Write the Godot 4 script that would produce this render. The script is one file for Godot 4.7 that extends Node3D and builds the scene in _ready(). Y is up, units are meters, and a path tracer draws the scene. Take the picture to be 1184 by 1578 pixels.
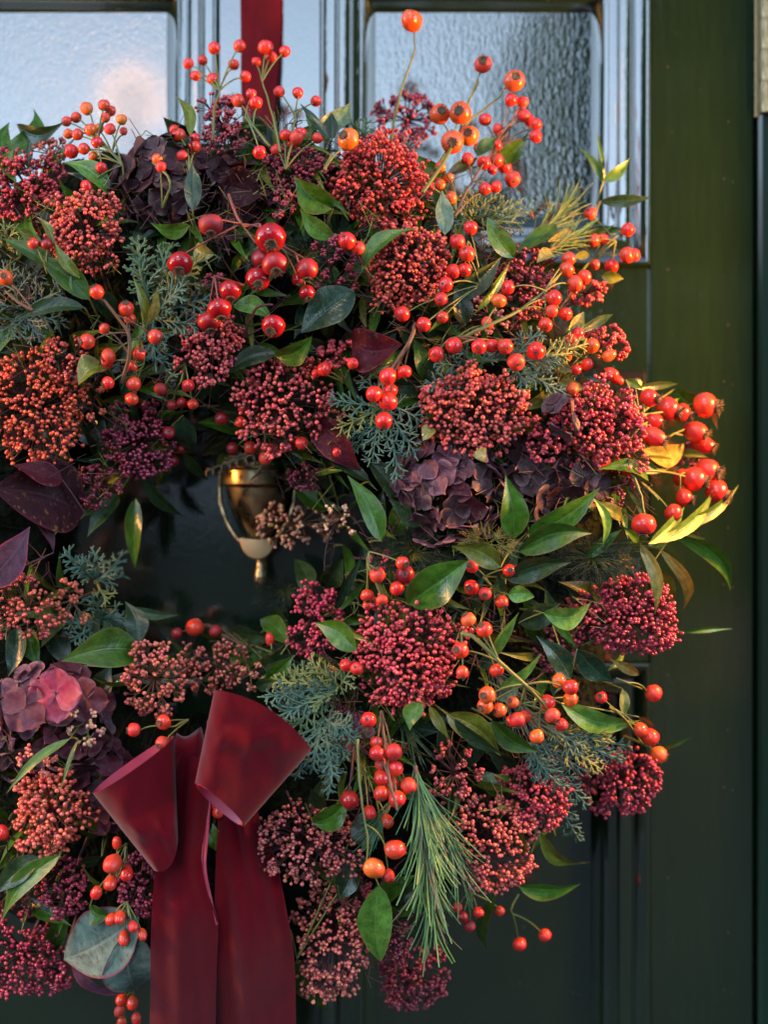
extends Node3D
# A winter door wreath of skimmia, hydrangea, hips, berries, leaves and conifer on a dark green panelled door.
# Layout: camera, sky, sun, exposure; then the door and its surroundings; then the wreath base; then everything wired into it.

const D := 0.9          # camera distance from the door face, metres
const K := 0.0004       # metres per photo unit on the door face
const CY := 1.5         # eye height
var rng := RandomNumberGenerator.new()
var used := {}
var M := {}
var shapes := {}

# ---------------------------------------------------------------- mesh builder
class MB:
	var v := PackedVector3Array()
	var n := PackedVector3Array()
	var uv := PackedVector2Array()
	var ix := PackedInt32Array()
	var o := Vector3.ZERO
	func tri(a: int, b: int, c: int) -> void:
		var f := (v[c] - v[a]).cross(v[b] - v[a])
		n[a] += f; n[b] += f; n[c] += f
		ix.append(a); ix.append(b); ix.append(c)
	# rows of points; the face normal is (along the row) x (from row to row)
	func grid(rows: Array, wrap := false) -> void:
		var nr := rows.size()
		var nc: int = rows[0].size()
		var s := v.size()
		for i in nr:
			for j in nc:
				v.append(rows[i][j] - o)
				n.append(Vector3.ZERO)
				uv.append(Vector2(j / float(nc - 1), i / float(nr - 1)))
		for i in nr - 1:
			for j in nc - 1:
				var a := s + i * nc + j
				tri(a, a + nc, a + 1)
				tri(a + 1, a + nc, a + nc + 1)
		if wrap:
			for i in nr:
				var a := s + i * nc
				var b := a + nc - 1
				var t := n[a] + n[b]
				n[a] = t; n[b] = t
	func tube(pts: Array, r0: float, r1: float, sides := 5, cap := true) -> void:
		var rows := []
		var x := Vector3.ZERO
		var m := pts.size()
		for i in m:
			var t: Vector3 = (pts[mini(i + 1, m - 1)] - pts[maxi(i - 1, 0)]).normalized()
			if i == 0:
				x = t.cross(Vector3(0.31, 0.52, 0.79)).normalized()
				if x.length() < 0.5: x = t.cross(Vector3.UP).normalized()
			else:
				x = (x - t * x.dot(t)).normalized()
			var y := t.cross(x)
			var r := lerpf(r0, r1, i / float(m - 1))
			if cap and i == 0: rows.append(_ring(pts[0], x, y, 0.0, sides))
			rows.append(_ring(pts[i], x, y, r, sides))
			if cap and i == m - 1: rows.append(_ring(pts[i] + t * r * 0.7, x, y, 0.0, sides))
		grid(rows, true)
	func _ring(c: Vector3, x: Vector3, y: Vector3, r: float, sides: int) -> Array:
		var row := []
		for j in sides + 1:
			var a := TAU * j / sides
			row.append(c + (x * cos(a) + y * sin(a)) * r)
		return row
	# profile: Vector2(radius, height) listed upwards along +Y
	func lathe(c: Vector3, prof: Array, sides := 24, up := Vector3.UP) -> void:
		var x := up.cross(Vector3(0.2, 0.1, 0.97)).normalized()
		var y := up.cross(x)
		var rows := []
		for p in prof: rows.append(_ring(c + up * p.y, x, y, p.x, sides))
		grid(rows, true)
	func box(a: Vector3, b: Vector3, e := 0.0) -> void:
		# a box with chamfered edges e
		var lo := a.min(b)
		var hi := a.max(b)
		var c := (lo + hi) / 2
		var h := (hi - lo) / 2
		for ax in 3:
			for sg in [-1.0, 1.0]:
				var nn := Vector3.ZERO
				nn[ax] = sg
				var u := Vector3.ZERO
				u[(ax + 1) % 3] = 1.0
				var w := nn.cross(u)
				var hu: float = h[(ax + 1) % 3] - e
				var hw: float = h[(ax + 2) % 3] - e
				var p := c + nn * h[ax]
				quad(p - u * hu - w * hw, p + u * hu - w * hw, p + u * hu + w * hw, p - u * hu + w * hw)
				if e > 0.0:      # the chamfers to the next pair of sides
					for su in [-1.0, 1.0]:
						var q: Vector3 = p + u * hu * su
						var q2: Vector3 = c + nn * (h[ax] - e) + u * (hu + e) * su
						if su > 0: quad(q - w * hw, q2 - w * hw, q2 + w * hw, q + w * hw)
						else: quad(q2 - w * hw, q - w * hw, q + w * hw, q2 + w * hw)
	# corners counter-clockwise seen from the front
	func quad(a: Vector3, b: Vector3, c: Vector3, d: Vector3) -> void:
		var s := v.size()
		for p in [a, b, c, d]:
			v.append(p - o); n.append(Vector3.ZERO)
		uv.append(Vector2(0, 1)); uv.append(Vector2(1, 1)); uv.append(Vector2(1, 0)); uv.append(Vector2(0, 0))
		tri(s, s + 2, s + 1)
		tri(s, s + 3, s + 2)
	func done() -> ArrayMesh:
		var nn := PackedVector3Array()
		nn.resize(n.size())
		for i in n.size(): nn[i] = n[i].normalized() if n[i].length_squared() > 1e-30 else Vector3.UP
		var a := []
		a.resize(Mesh.ARRAY_MAX)
		a[Mesh.ARRAY_VERTEX] = v; a[Mesh.ARRAY_NORMAL] = nn; a[Mesh.ARRAY_TEX_UV] = uv; a[Mesh.ARRAY_INDEX] = ix
		var m := ArrayMesh.new()
		m.add_surface_from_arrays(Mesh.PRIMITIVE_TRIANGLES, a)
		return m

func mb(o := Vector3.ZERO) -> MB:
	var b := MB.new()
	b.o = o
	return b

# ---------------------------------------------------------------- scene helpers
func numbered(called: String) -> String:
	used[called] = used.get(called, -1) + 1
	return called if used[called] == 0 else "%s_%03d" % [called, used[called]]

func thing(called: String, label: String, category: String, at: Vector3, group := "") -> Node3D:
	var t := Node3D.new()
	t.name = numbered(called)
	t.position = at
	t.set_meta("label", label); t.set_meta("category", category)
	if group: t.set_meta("group", group)
	add_child(t)
	return t

func part(parent: Node3D, called: String, mesh: Mesh, mat: Material, xf := Transform3D.IDENTITY, kind := "") -> MeshInstance3D:
	var m := MeshInstance3D.new()
	var taken: Dictionary = parent.get_meta("taken") if parent.has_meta("taken") else {}
	taken[called] = taken.get(called, -1) + 1
	parent.set_meta("taken", taken)
	m.name = called if taken[called] == 0 else "%s_%03d" % [called, taken[called]]
	m.mesh = mesh
	m.material_override = mat
	m.transform = xf
	if kind: m.set_meta("kind", kind)
	parent.add_child(m, true)
	return m

func struct(called: String, mesh: Mesh, mat: Material) -> MeshInstance3D:
	var m := part(self, called, mesh, mat)
	m.set_meta("kind", "structure")
	return m

func sc(z: float) -> float: return K * (D - z) / D
func P(px: float, py: float, z: float) -> Vector3:
	return Vector3((px - 592) * sc(z), CY + (789 - py) * sc(z), z)
func zf(px: float, py: float) -> float:      # how far the body of the wreath stands out here
	var t := (Vector2(px - 325, py - 850).length() - 440) / 300.0
	return 0.054 + 0.077 * sqrt(maxf(0.0, 1.0 - t * t))
func rr(a: float, b: float) -> float: return rng.randf_range(a, b)
func rv() -> Vector3: return Vector3(rr(-1, 1), rr(-1, 1), rr(-1, 1))
func bez(a: Vector3, b: Vector3, c: Vector3, k := 6) -> Array:
	var out := []
	for i in k + 1:
		var t := i / float(k)
		out.append(a.lerp(b, t).lerp(b.lerp(c, t), t))
	return out
func lin(r: float, g: float, b: float) -> Color: return Color(r, g, b).linear_to_srgb()

func mat(c: Color, rough: float, spec := 0.5) -> StandardMaterial3D:
	var m := StandardMaterial3D.new()
	m.albedo_color = c
	m.roughness = rough
	m.metallic_specular = spec
	return m

func noise(f: float, s: int, oct := 4) -> FastNoiseLite:
	var n := FastNoiseLite.new()
	n.seed = s
	n.frequency = f
	n.fractal_octaves = oct
	return n

func ntex(f: float, s: int, normal := false, bump := 4.0, size := 256, oct := 4) -> NoiseTexture2D:
	var t := NoiseTexture2D.new()
	t.width = size; t.height = size; t.seamless = true
	t.noise = noise(f, s, oct)
	t.as_normal_map = normal
	t.bump_strength = bump
	return t

# leaf skin: blotched blade, pale midrib, finer side veins, a rim; colours are linear
func leaf_skin(base: Color, vein: Color, rim: Color, blotch: float, s: int) -> ImageTexture:
	var im := Image.create(96, 192, false, Image.FORMAT_RGB8)
	var n1 := noise(0.025, s)
	var n2 := noise(0.12, s + 7)
	var n3 := noise(0.07, s + 19, 3)
	var n4 := noise(0.05, s + 23, 3)
	for y in 192:
		for x in 96:
			var u := absf(x - 47.5) / 47.5
			var c := base
			var k := 1.0 + blotch * n1.get_noise_2d(x, y) + 0.25 * n2.get_noise_2d(x, y)
			c = Color(c.r * k, c.g * k, c.b * k)
			var side := fposmod(y * 0.052 + u * 1.5, 1.0)
			c = c.lerp(vein, 0.42 * clampf(1.0 - absf(side - 0.5) * 11.0, 0, 1) * (1.0 - u))
			c = c.lerp(vein, 0.8 * clampf(1.0 - u * 16.0, 0, 1))
			c = c.lerp(rim, clampf((u - 0.9) * 9.0, 0, 1))
			var sp := n3.get_noise_2d(x, y)
			if sp > 0.42: c = c.lerp(Color(.085, .05, .018), clampf((sp - 0.42) * 7.0, 0, 0.75))
			if n4.get_noise_2d(x, y) > 0.36 and u > 0.72: c = c.lerp(Color(.11, .06, .02), 0.7)
			im.set_pixel(x, y, Color(clampf(c.r, 0, 1), clampf(c.g, 0, 1), clampf(c.b, 0, 1)).linear_to_srgb())
	return ImageTexture.create_from_image(im)

func leaf_relief() -> ImageTexture:
	var im := Image.create(96, 192, false, Image.FORMAT_RGBA8)
	var n2 := noise(0.05, 3)
	for y in 192:
		for x in 96:
			var u := absf(x - 47.5) / 47.5
			var h := 0.6 + 0.12 * n2.get_noise_2d(x, y)
			var side := fposmod(y * 0.052 + u * 1.5, 1.0)
			h -= 0.13 * clampf(1.0 - absf(side - 0.5) * 5.0, 0, 1) * (1.0 - u)
			h -= 0.35 * clampf(1.0 - u * 9.0, 0, 1)
			im.set_pixel(x, y, Color(h, h, h))
	im.bump_map_to_normal_map(2.5)
	return ImageTexture.create_from_image(im)

func berry_skin(top: Color, base: Color, speck: Color, s: int) -> ImageTexture:
	var im := Image.create(128, 96, false, Image.FORMAT_RGB8)
	var n1 := noise(0.03, s)
	var n2 := noise(0.22, s + 5, 2)
	for y in 96:
		for x in 128:
			var xw := cos(x / 128.0 * TAU) * 20.0
			var zw := sin(x / 128.0 * TAU) * 20.0
			var t := y / 95.0
			var c := base.lerp(top, smoothstep(0.0, 0.75, t + 0.25 * n1.get_noise_3d(xw * 1.4, y, zw * 1.4)))
			var k := n2.get_noise_3d(xw, y, zw)
			if k > 0.38: c = c.lerp(speck, clampf((k - 0.38) * 4.0, 0, 0.6))
			c = c.lerp(speck, 0.75 * smoothstep(0.955, 1.0, t))
			im.set_pixel(x, y, c.linear_to_srgb())
	return ImageTexture.create_from_image(im)

func petal_skin(base: Color, edge: Color, vein: Color, s: int) -> ImageTexture:
	var im := Image.create(96, 96, false, Image.FORMAT_RGB8)
	var n1 := noise(0.04, s)
	for y in 96:
		for x in 96:
			var a := atan2(x - 47.5, y + 18.0)
			var d := Vector2(x - 47.5, y - 40.0).length() / 58.0
			var k := 1.0 + 0.55 * n1.get_noise_2d(x, y)
			var c := base.lerp(edge, smoothstep(0.35, 1.0, d + 0.3 * n1.get_noise_2d(x + 300, y)))
			c = Color(c.r * k, c.g * k, c.b * k)
			var w := absf(fposmod(a * 7.0 + 0.5 + 0.06 * sin(y * 0.2), 1.0) - 0.5)
			c = c.lerp(vein, 0.5 * clampf(1.0 - w * 9.0, 0, 1))
			im.set_pixel(x, y, c.clamp().linear_to_srgb())
	return ImageTexture.create_from_image(im)

func materials() -> void:
	var relief := leaf_relief()
	var kinds := {
		"dark": [Color(.012, .030, .009), Color(.035, .07, .02), Color(.024, .045, .012)],
		"mid": [Color(.035, .095, .007), Color(.085, .16, .03), Color(.09, .12, .02)],
		"light": [Color(.065, .150, .020), Color(.15, .25, .06), Color(.15, .20, .04)],
		"olive": [Color(.095, .115, .012), Color(.20, .20, .04), Color(.20, .15, .03)],
		"gold": [Color(.20, .175, .040), Color(.30, .26, .09), Color(.25, .16, .04)],
		"teal": [Color(.010, .033, .015), Color(.035, .07, .03), Color(.03, .06, .03)],
		"pale": [Color(.075, .13, .065), Color(.15, .21, .12), Color(.11, .16, .07)],
		"burgundy": [Color(.022, .005, .007), Color(.045, .012, .015), Color(.06, .008, .016)],
		"purple": [Color(.075, .030, .048), Color(.13, .07, .09), Color(.38, .03, .085)],
		"grey": [Color(.095, .135, .110), Color(.19, .23, .18), Color(.17, .025, .045)],
		"maroon": [Color(.052, .006, .012), Color(.07, .014, .02), Color(.15, .016, .035)],
	}
	var s := 11
	for k in kinds:
		for more in (3 if k in ["dark", "mid", "light", "olive"] else 1):
			s += 1
			var m := mat(Color.WHITE, [0.27, 0.38, 0.32][more], 0.40)
			m.albedo_texture = leaf_skin(kinds[k][0] * [1.0, 0.8, 1.2][more], kinds[k][1], kinds[k][2], 0.6, s)
			m.normal_enabled = true
			m.normal_texture = relief
			m.normal_scale = 1.2
			if k in ["light", "olive", "gold", "mid"]:
				m.backlight_enabled = true
				var b: Color = kinds[k][0]
				m.backlight = Color(b.r * 0.7, b.g * 0.7, b.b * 0.3).linear_to_srgb()
			if k in ["burgundy", "maroon", "purple", "grey"]:
				m.roughness = 0.55
				m.metallic_specular = 0.22
			M[k + str(more)] = m
	var skins := {
		"cherry": [Color(.30, .006, .010), Color(.40, .022, .012), Color(.10, .006, .006), 0.16],
		"red": [Color(.60, .022, .018), Color(.66, .05, .02), Color(.28, .012, .01), 0.22],
		"scarlet": [Color(.60, .036, .018), Color(.64, .075, .02), Color(.28, .03, .012), 0.25],
		"orange": [Color(.63, .075, .016), Color(.70, .17, .022), Color(.26, .06, .015), 0.25],
		"amber": [Color(.68, .13, .014), Color(.72, .22, .025), Color(.25, .08, .02), 0.28],
		"crimson": [Color(.26, .010, .014), Color(.30, .02, .015), Color(.10, .008, .01), 0.35],
	}
	for k in skins:
		s += 1
		var m := mat(Color.WHITE, skins[k][3], 0.5)
		m.albedo_texture = berry_skin(skins[k][0], skins[k][1], skins[k][2], s)
		M["b_" + k] = m
		var dull: StandardMaterial3D = m.duplicate()      # fruit with a bloom on it
		dull.roughness = minf(0.6, m.roughness + 0.22)
		M["b_" + k + "_dull"] = dull
	var pet := {
		"p_dusk": [Color(.052, .024, .028), Color(.105, .058, .060), Color(.04, .017, .018)],
		"p_dark": [Color(.030, .007, .010), Color(.055, .018, .022), Color(.018, .004, .006)],
		"p_mauve": [Color(.115, .036, .050), Color(.19, .085, .10), Color(.11, .03, .045)],
		"p_pink": [Color(.26, .013, .038), Color(.27, .06, .085), Color(.24, .014, .035)],
		"p_rose": [Color(.095, .018, .028), Color(.12, .036, .046), Color(.07, .014, .02)],
	}
	for k in pet:
		s += 1
		var m := mat(Color.WHITE, 0.62, 0.4)
		m.albedo_texture = petal_skin(pet[k][0], pet[k][1], pet[k][2], s)
		M[k] = m
	var bud := mat(Color.WHITE, 0.30, 0.5)
	bud.vertex_color_use_as_albedo = true
	M["bud"] = bud
	M["s_wine"] = mat(lin(.060, .016, .018), 0.6)
	M["s_brown"] = mat(lin(.11, .055, .028), 0.65)
	M["s_green"] = mat(lin(.115, .125, .025), 0.5)
	M["s_tan"] = mat(lin(.24, .17, .09), 0.75)
	M["s_red"] = mat(lin(.20, .05, .03), 0.5)
	M["calyx"] = mat(lin(.075, .045, .022), 0.85)
	M["c_blue"] = mat(lin(.058, .118, .078), 0.55)
	M["c_green"] = mat(lin(.075, .125, .045), 0.55)
	M["c_grey"] = mat(lin(.065, .095, .065), 0.6)
	M["c_olive"] = mat(lin(.16, .17, .040), 0.6)
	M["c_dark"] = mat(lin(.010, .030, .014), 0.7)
	for k in 3: M["n_%d" % k] = mat([lin(.070, .175, .060), lin(.13, .25, .060), lin(.045, .115, .055)][k], 0.42)
	for k in 2: M["ny_%d" % k] = mat([lin(.105, .165, .025), lin(.07, .13, .025)][k], 0.42)
	for k in 2: M["nb_%d" % k] = mat([lin(.075, .115, .105), lin(.10, .10, .05)][k], 0.5)
	var vel := mat(lin(.155, .0035, .012), 1.0, 0.0)
	vel.albedo_texture = _velvet()
	vel.albedo_color = Color.WHITE
	vel.uv1_triplanar = true
	vel.uv1_scale = Vector3(14, 14, 14)
	vel.rim_enabled = true
	vel.rim = 0.40
	vel.rim_tint = 1.0
	vel.normal_enabled = true
	vel.normal_texture = ntex(0.42, 5, true, 4.0, 256, 2)
	vel.normal_scale = 0.22
	M["velvet"] = vel
	var sat := mat(lin(.30, .022, .05), 0.45)
	M["satin"] = sat
	var brass := mat(lin(.25, .195, .105), 0.34)
	brass.metallic = 1.0
	brass.roughness_texture = ntex(0.03, 8)
	brass.roughness = 0.85
	M["brass"] = brass
	var polished := mat(lin(.42, .32, .17), 0.55)
	polished.metallic = 1.0
	M["polished"] = polished
	var aged := mat(lin(.20, .16, .085), 0.6)
	aged.metallic = 0.9
	aged.roughness_texture = ntex(0.05, 18)
	aged.roughness = 0.9
	M["aged"] = aged
	var iron := mat(lin(.006, .006, .006), 0.45, 0.25)
	M["iron"] = iron
	# gloss paint: dark green, brushed out and orange-peeled, with dust specks
	var paint := mat(Color.WHITE, 0.09, 1.0)
	paint.albedo_texture = _paint_skin()
	paint.uv1_triplanar = true
	paint.uv1_world_triplanar = true
	paint.uv1_scale = Vector3(8.0, 8.0, 8.0)
	paint.clearcoat_enabled = true
	paint.clearcoat = 1.0
	paint.clearcoat_roughness = 0.05
	paint.normal_enabled = true
	paint.normal_texture = _peel()
	paint.normal_scale = 0.05
	M["paint"] = paint
	var sunk: StandardMaterial3D = paint.duplicate()      # the sunk panels were laid on thicker, with more orange peel
	sunk.normal_scale = 0.13
	M["paint_panel"] = sunk
	var moss := mat(Color.WHITE, 0.95, 0.2)
	moss.albedo_color = lin(.006, .008, .004)
	moss.normal_enabled = true
	moss.normal_texture = ntex(0.05, 21, true, 12.0)
	moss.uv1_triplanar = true
	moss.uv1_scale = Vector3(12, 12, 12)
	M["moss"] = moss

func _velvet() -> ImageTexture:
	var im := Image.create(256, 256, false, Image.FORMAT_RGB8)
	var a := noise(0.35, 4, 2)
	var b := noise(0.012, 9, 4)
	for y in 256:
		for x in 256:
			var k := 1.0 + 0.42 * a.get_noise_2d(x, y) + 0.26 * b.get_noise_2d(x * 2.6, y * 1.0)
			if a.get_noise_2d(x * 1.7 + 90, y * 1.7) > 0.66: k *= 1.35
			im.set_pixel(x, y, Color(clampf(.074 * k, 0, 1), .0010 * k, .0042 * k).linear_to_srgb())
	return ImageTexture.create_from_image(im)

func _paint_skin() -> ImageTexture:
	# one tile is an eighth of a metre: brush drag, and dust and scuffs that stay put
	var im := Image.create(1024, 1024, false, Image.FORMAT_RGB8)
	var nz := noise(0.02, 61, 3)
	for y in 1024:
		for x in 1024:
			var k := 1.0 + 0.25 * nz.get_noise_2d(minf(x, 1024 - x) * 2.0, minf(y, 1024 - y) * 0.12)
			im.set_pixel(x, y, Color(.0056 * k, .0140 * k, .0062 * k).linear_to_srgb())
	var r := RandomNumberGenerator.new()
	r.seed = 77
	for i in 34:
		var c := lin(.030, .042, .028) if r.randf() < 0.6 else lin(.075, .080, .055)
		var w := r.randi_range(2, 7)
		im.fill_rect(Rect2i(r.randi_range(0, 1000), r.randi_range(0, 1000), w, r.randi_range(2, 8)), c)
	return ImageTexture.create_from_image(im)

func _peel() -> ImageTexture:
	var n := 512
	var im := Image.create(n, n, false, Image.FORMAT_RGBA8)
	var a := noise(0.045, 31, 3)
	var b := noise(0.10, 32, 2)
	for y in n:
		for x in n:
			# a brushed grain, longer down than across, folded so that it tiles
			var fx := minf(x, n - x)
			var fy := minf(y, n - y)
			var h := 0.5 + 0.30 * a.get_noise_2d(fx * 1.5, fy * 0.45) + 0.22 * b.get_noise_2d(fx, fy * 0.7)
			im.set_pixel(x, y, Color(h, h, h))
	im.bump_map_to_normal_map(6.0)
	return ImageTexture.create_from_image(im)

# ---------------------------------------------------------------- shared unit shapes
func unit_shapes() -> void:
	for kind in [["round", 1.0, 0.97], ["round1", 1.02, 0.92], ["round2", 0.96, 1.03], ["oblate", 1.04, 0.88], ["oblate1", 1.0, 0.93], ["oblate2", 1.05, 0.83], ["oval", 0.86, 1.16], ["oval1", 0.90, 1.08], ["oval2", 0.82, 1.22]]:
		var prof := []
		for i in 15:
			var a := PI * i / 14.0
			var r: float = sin(a) * kind[1]
			var y: float = -cos(a) * kind[2]
			if i > 11: y -= 0.05 * (i - 11)          # the dimple at the calyx
			if i < 2: y += 0.05 * (2 - i)
			prof.append(Vector2(r, y))
		var b := mb()
		b.lathe(Vector3.ZERO, prof, 20)
		var nz := noise(0.75, rng.randi() % 999, 2)      # no two quite round: shallow dents and flats
		for i in b.v.size(): b.v[i] *= 1.0 + 0.10 * nz.get_noise_3dv(b.v[i]) + 0.018 * nz.get_noise_3dv(b.v[i] * 5.0)
		shapes[kind[0]] = b.done()
	for c in 3:   # the dried flower end: a rough button with a crown of sepals; sizes 0 nub, 1 crown, 2 tufted crown
		var b := mb()
		var w: float = [0.20, 0.42, 0.50][c]
		var h: float = [0.06, 0.12, 0.30][c]
		b.lathe(Vector3(0, 0.84, 0), [Vector2(w, 0.0), Vector2(w * 1.05, h * 0.6), Vector2(w * 0.8, h), Vector2(w * 0.3, h * 0.5), Vector2(0, h * 0.6)], 9)
		for k in [5, 10, 16][c]:
			var a: float = TAU * k / float([5, 10, 16][c]) + rr(-0.15, 0.15)
			var d := Vector3(cos(a), 0, sin(a))
			var q := Vector3(0, 0.84 + h * 0.5, 0) + d * w * rr(0.35, 0.85)
			b.tube([q, q + d * w * 0.35 + Vector3(0, h * 0.7, 0), q + d * w * rr(0.3, 0.9) + Vector3(0, h * rr(0.8, 1.6), 0)], w * 0.17, w * 0.05, 4)
		shapes["calyx%d" % c] = b.done()
	var bb := mb()
	bb.lathe(Vector3.ZERO, [Vector2(0.22, -1.15), Vector2(0.62, -0.72), Vector2(0.95, -0.12), Vector2(0.86, 0.45), Vector2(0.5, 0.84), Vector2(0.0, 0.98)], 8)
	shapes["bud"] = bb.done()
	for k in 6:   # hydrangea petals, standing along +Y, facing +Z, each cupped and waved its own way
		var b := mb()
		var rows := []
		var cup := rr(-0.1, 0.42)
		var roll := rr(-0.35, 0.55)
		var wv := rr(0.0, 0.13)
		var ph := rr(0, TAU)
		for i in 12:
			var t := i / 11.0
			var w := 0.56 * sqrt(maxf(0.0, 1.0 - pow((t - 0.56) / 0.62, 2.0))) * smoothstep(-0.25, 0.35, t)
			w *= sqrt(maxf(0.0, 1.0 - pow(maxf(0.0, t - 0.55) / 0.452, 2.0)))
			var row := []
			for j in 9:
				var u := j / 4.0 - 1.0
				row.append(Vector3(u * maxf(w, 0.01), t * (1.0 - 0.05 * u * u * t), cup * u * u * w + roll * t * t * 0.5 + wv * sin(u * 3.4 + t * 4.2 + ph) * t - 0.03 * exp(-u * u * 40.0)))
			rows.append(row)
		b.grid(rows)
		shapes["petal%d" % k] = b.done()
	for k in 9:   # pine needles of length 1 along +Y, unit radius
		var b := mb()
		var pts := []
		var bx := rr(-0.16, 0.16)
		var bz := rr(-0.16, 0.16)
		for i in 6:
			var t := i / 5.0
			pts.append(Vector3(bx * t * t, t, bz * t * t))
		b.tube(pts, 0.0098, 0.006, 4)
		shapes["needle%d" % k] = b.done()

func along(y: Vector3, at: Vector3, r: float, spin := 0.0) -> Transform3D:
	y = y.normalized()
	var x := y.cross(Vector3(0.13, 0.37, 0.92)).normalized()
	var z := x.cross(y)
	var bs := Basis(x, y, z).rotated(y, spin)
	return Transform3D(Basis(bs.x * r, bs.y * r, bs.z * r), at)

# ---------------------------------------------------------------- builders of wreath material
# a flower head of round buds on forked stalks; centre and half widths in photo units
func head(label: String, px: float, py: float, rx: float, ry: float, count: int, br: float, col: Color, dz := 0.0, stalk := "s_wine", facing := Vector2.ZERO) -> void:
	var small := minf(rx, ry)
	var z0 := zf(px, py) + dz
	var s := sc(z0)
	var zr := 0.72 * small * s
	var c := P(px, py, z0 - zr)
	s = sc(c.z)
	var t := thing("skimmia_head", label, "flower head", c, "skimmia heads wired into the wreath")
	# a local frame: fz towards the viewer and outwards along «facing»
	var fz := Vector3(facing.x, facing.y, 1.0).normalized()
	var base := -fz * zr * 0.75
	var b := mb()
	var root := P(lerpf(px, 325 + (px - 325) * 0.82, 1.0), lerpf(py, 850 + (py - 850) * 0.82, 1.0), maxf(0.03, c.z - 0.03)) - c
	b.tube(bez(root, base * 1.3 + root * 0.1, base, 5), 2.6 * s, 2.2 * s, 5)
	count = int(count * 2.2)
	br *= 0.65
	var subs := maxi(6, int(count / 10.0))
	var blob := noise(1.1, rng.randi() % 9999, 2)
	var spots := []
	for k in subs:
		var u := (k + 0.5) / subs
		var cz := 1.0 - u * 1.22
		var a := k * 2.39996 + rr(-0.25, 0.25)
		var w := sqrt(maxf(0, 1 - cz * cz))
		var lump := rr(0.82, 1.02) * (1.0 + 0.50 * blob.get_noise_3d(cos(a) * w * 1.2, sin(a) * w * 1.2, cz))
		if rng.randf() < 0.07: continue
		var d := Vector3(cos(a) * w * rx * s, sin(a) * w * ry * s, cz * zr) * lump
		d += Vector3(fz.x, fz.y, 0) * d.z * 0.6
		var q := base.lerp(d, rr(0.62, 0.74))
		var m := base.lerp(q, 0.5) + Vector3(d.x, d.y, 0) * -0.08
		b.tube([base, m, q], 1.5 * s, 0.95 * s, 4, false)
		var dir := (d - base).normalized()
		var ln := (d - q).length()
		var nb := maxi(3, int(round(count / float(subs) * rr(0.75, 1.25))))
		for j in nb:
			var e := (dir + rv() * rr(0.3, 0.95)).normalized()
			var bp := q + e * ln * rr(0.72, 1.12)
			var br2 := br * s * rr(0.8, 1.12)
			b.tube([q, q.lerp(bp, 0.55) + rv() * 0.6 * s, bp - e * br2 * 0.7], 0.5 * s, 0.62 * s, 3, false)
			spots.append([bp, e, br2])
	part(t, "stalk", b.done(), M[stalk])
	var mm := MultiMesh.new()
	mm.transform_format = MultiMesh.TRANSFORM_3D
	mm.use_colors = true
	mm.mesh = shapes["bud"]
	mm.instance_count = spots.size()
	for k in spots.size():
		mm.set_instance_transform(k, along(spots[k][1], spots[k][0], spots[k][2]))
		var q := rr(0.65, 1.65)
		if rng.randf() < 0.05: q *= 0.45
		var warm := rr(0.8, 1.35)
		mm.set_instance_color(k, Color(minf(col.r * q * 1.05, 0.9), col.g * q * warm, col.b * q * rr(0.62, 0.95)))
	var mi := MultiMeshInstance3D.new()
	mi.name = "buds"
	mi.multimesh = mm
	mi.material_override = M["bud"]
	mi.set_meta("kind", "stuff")
	t.add_child(mi, true)

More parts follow.
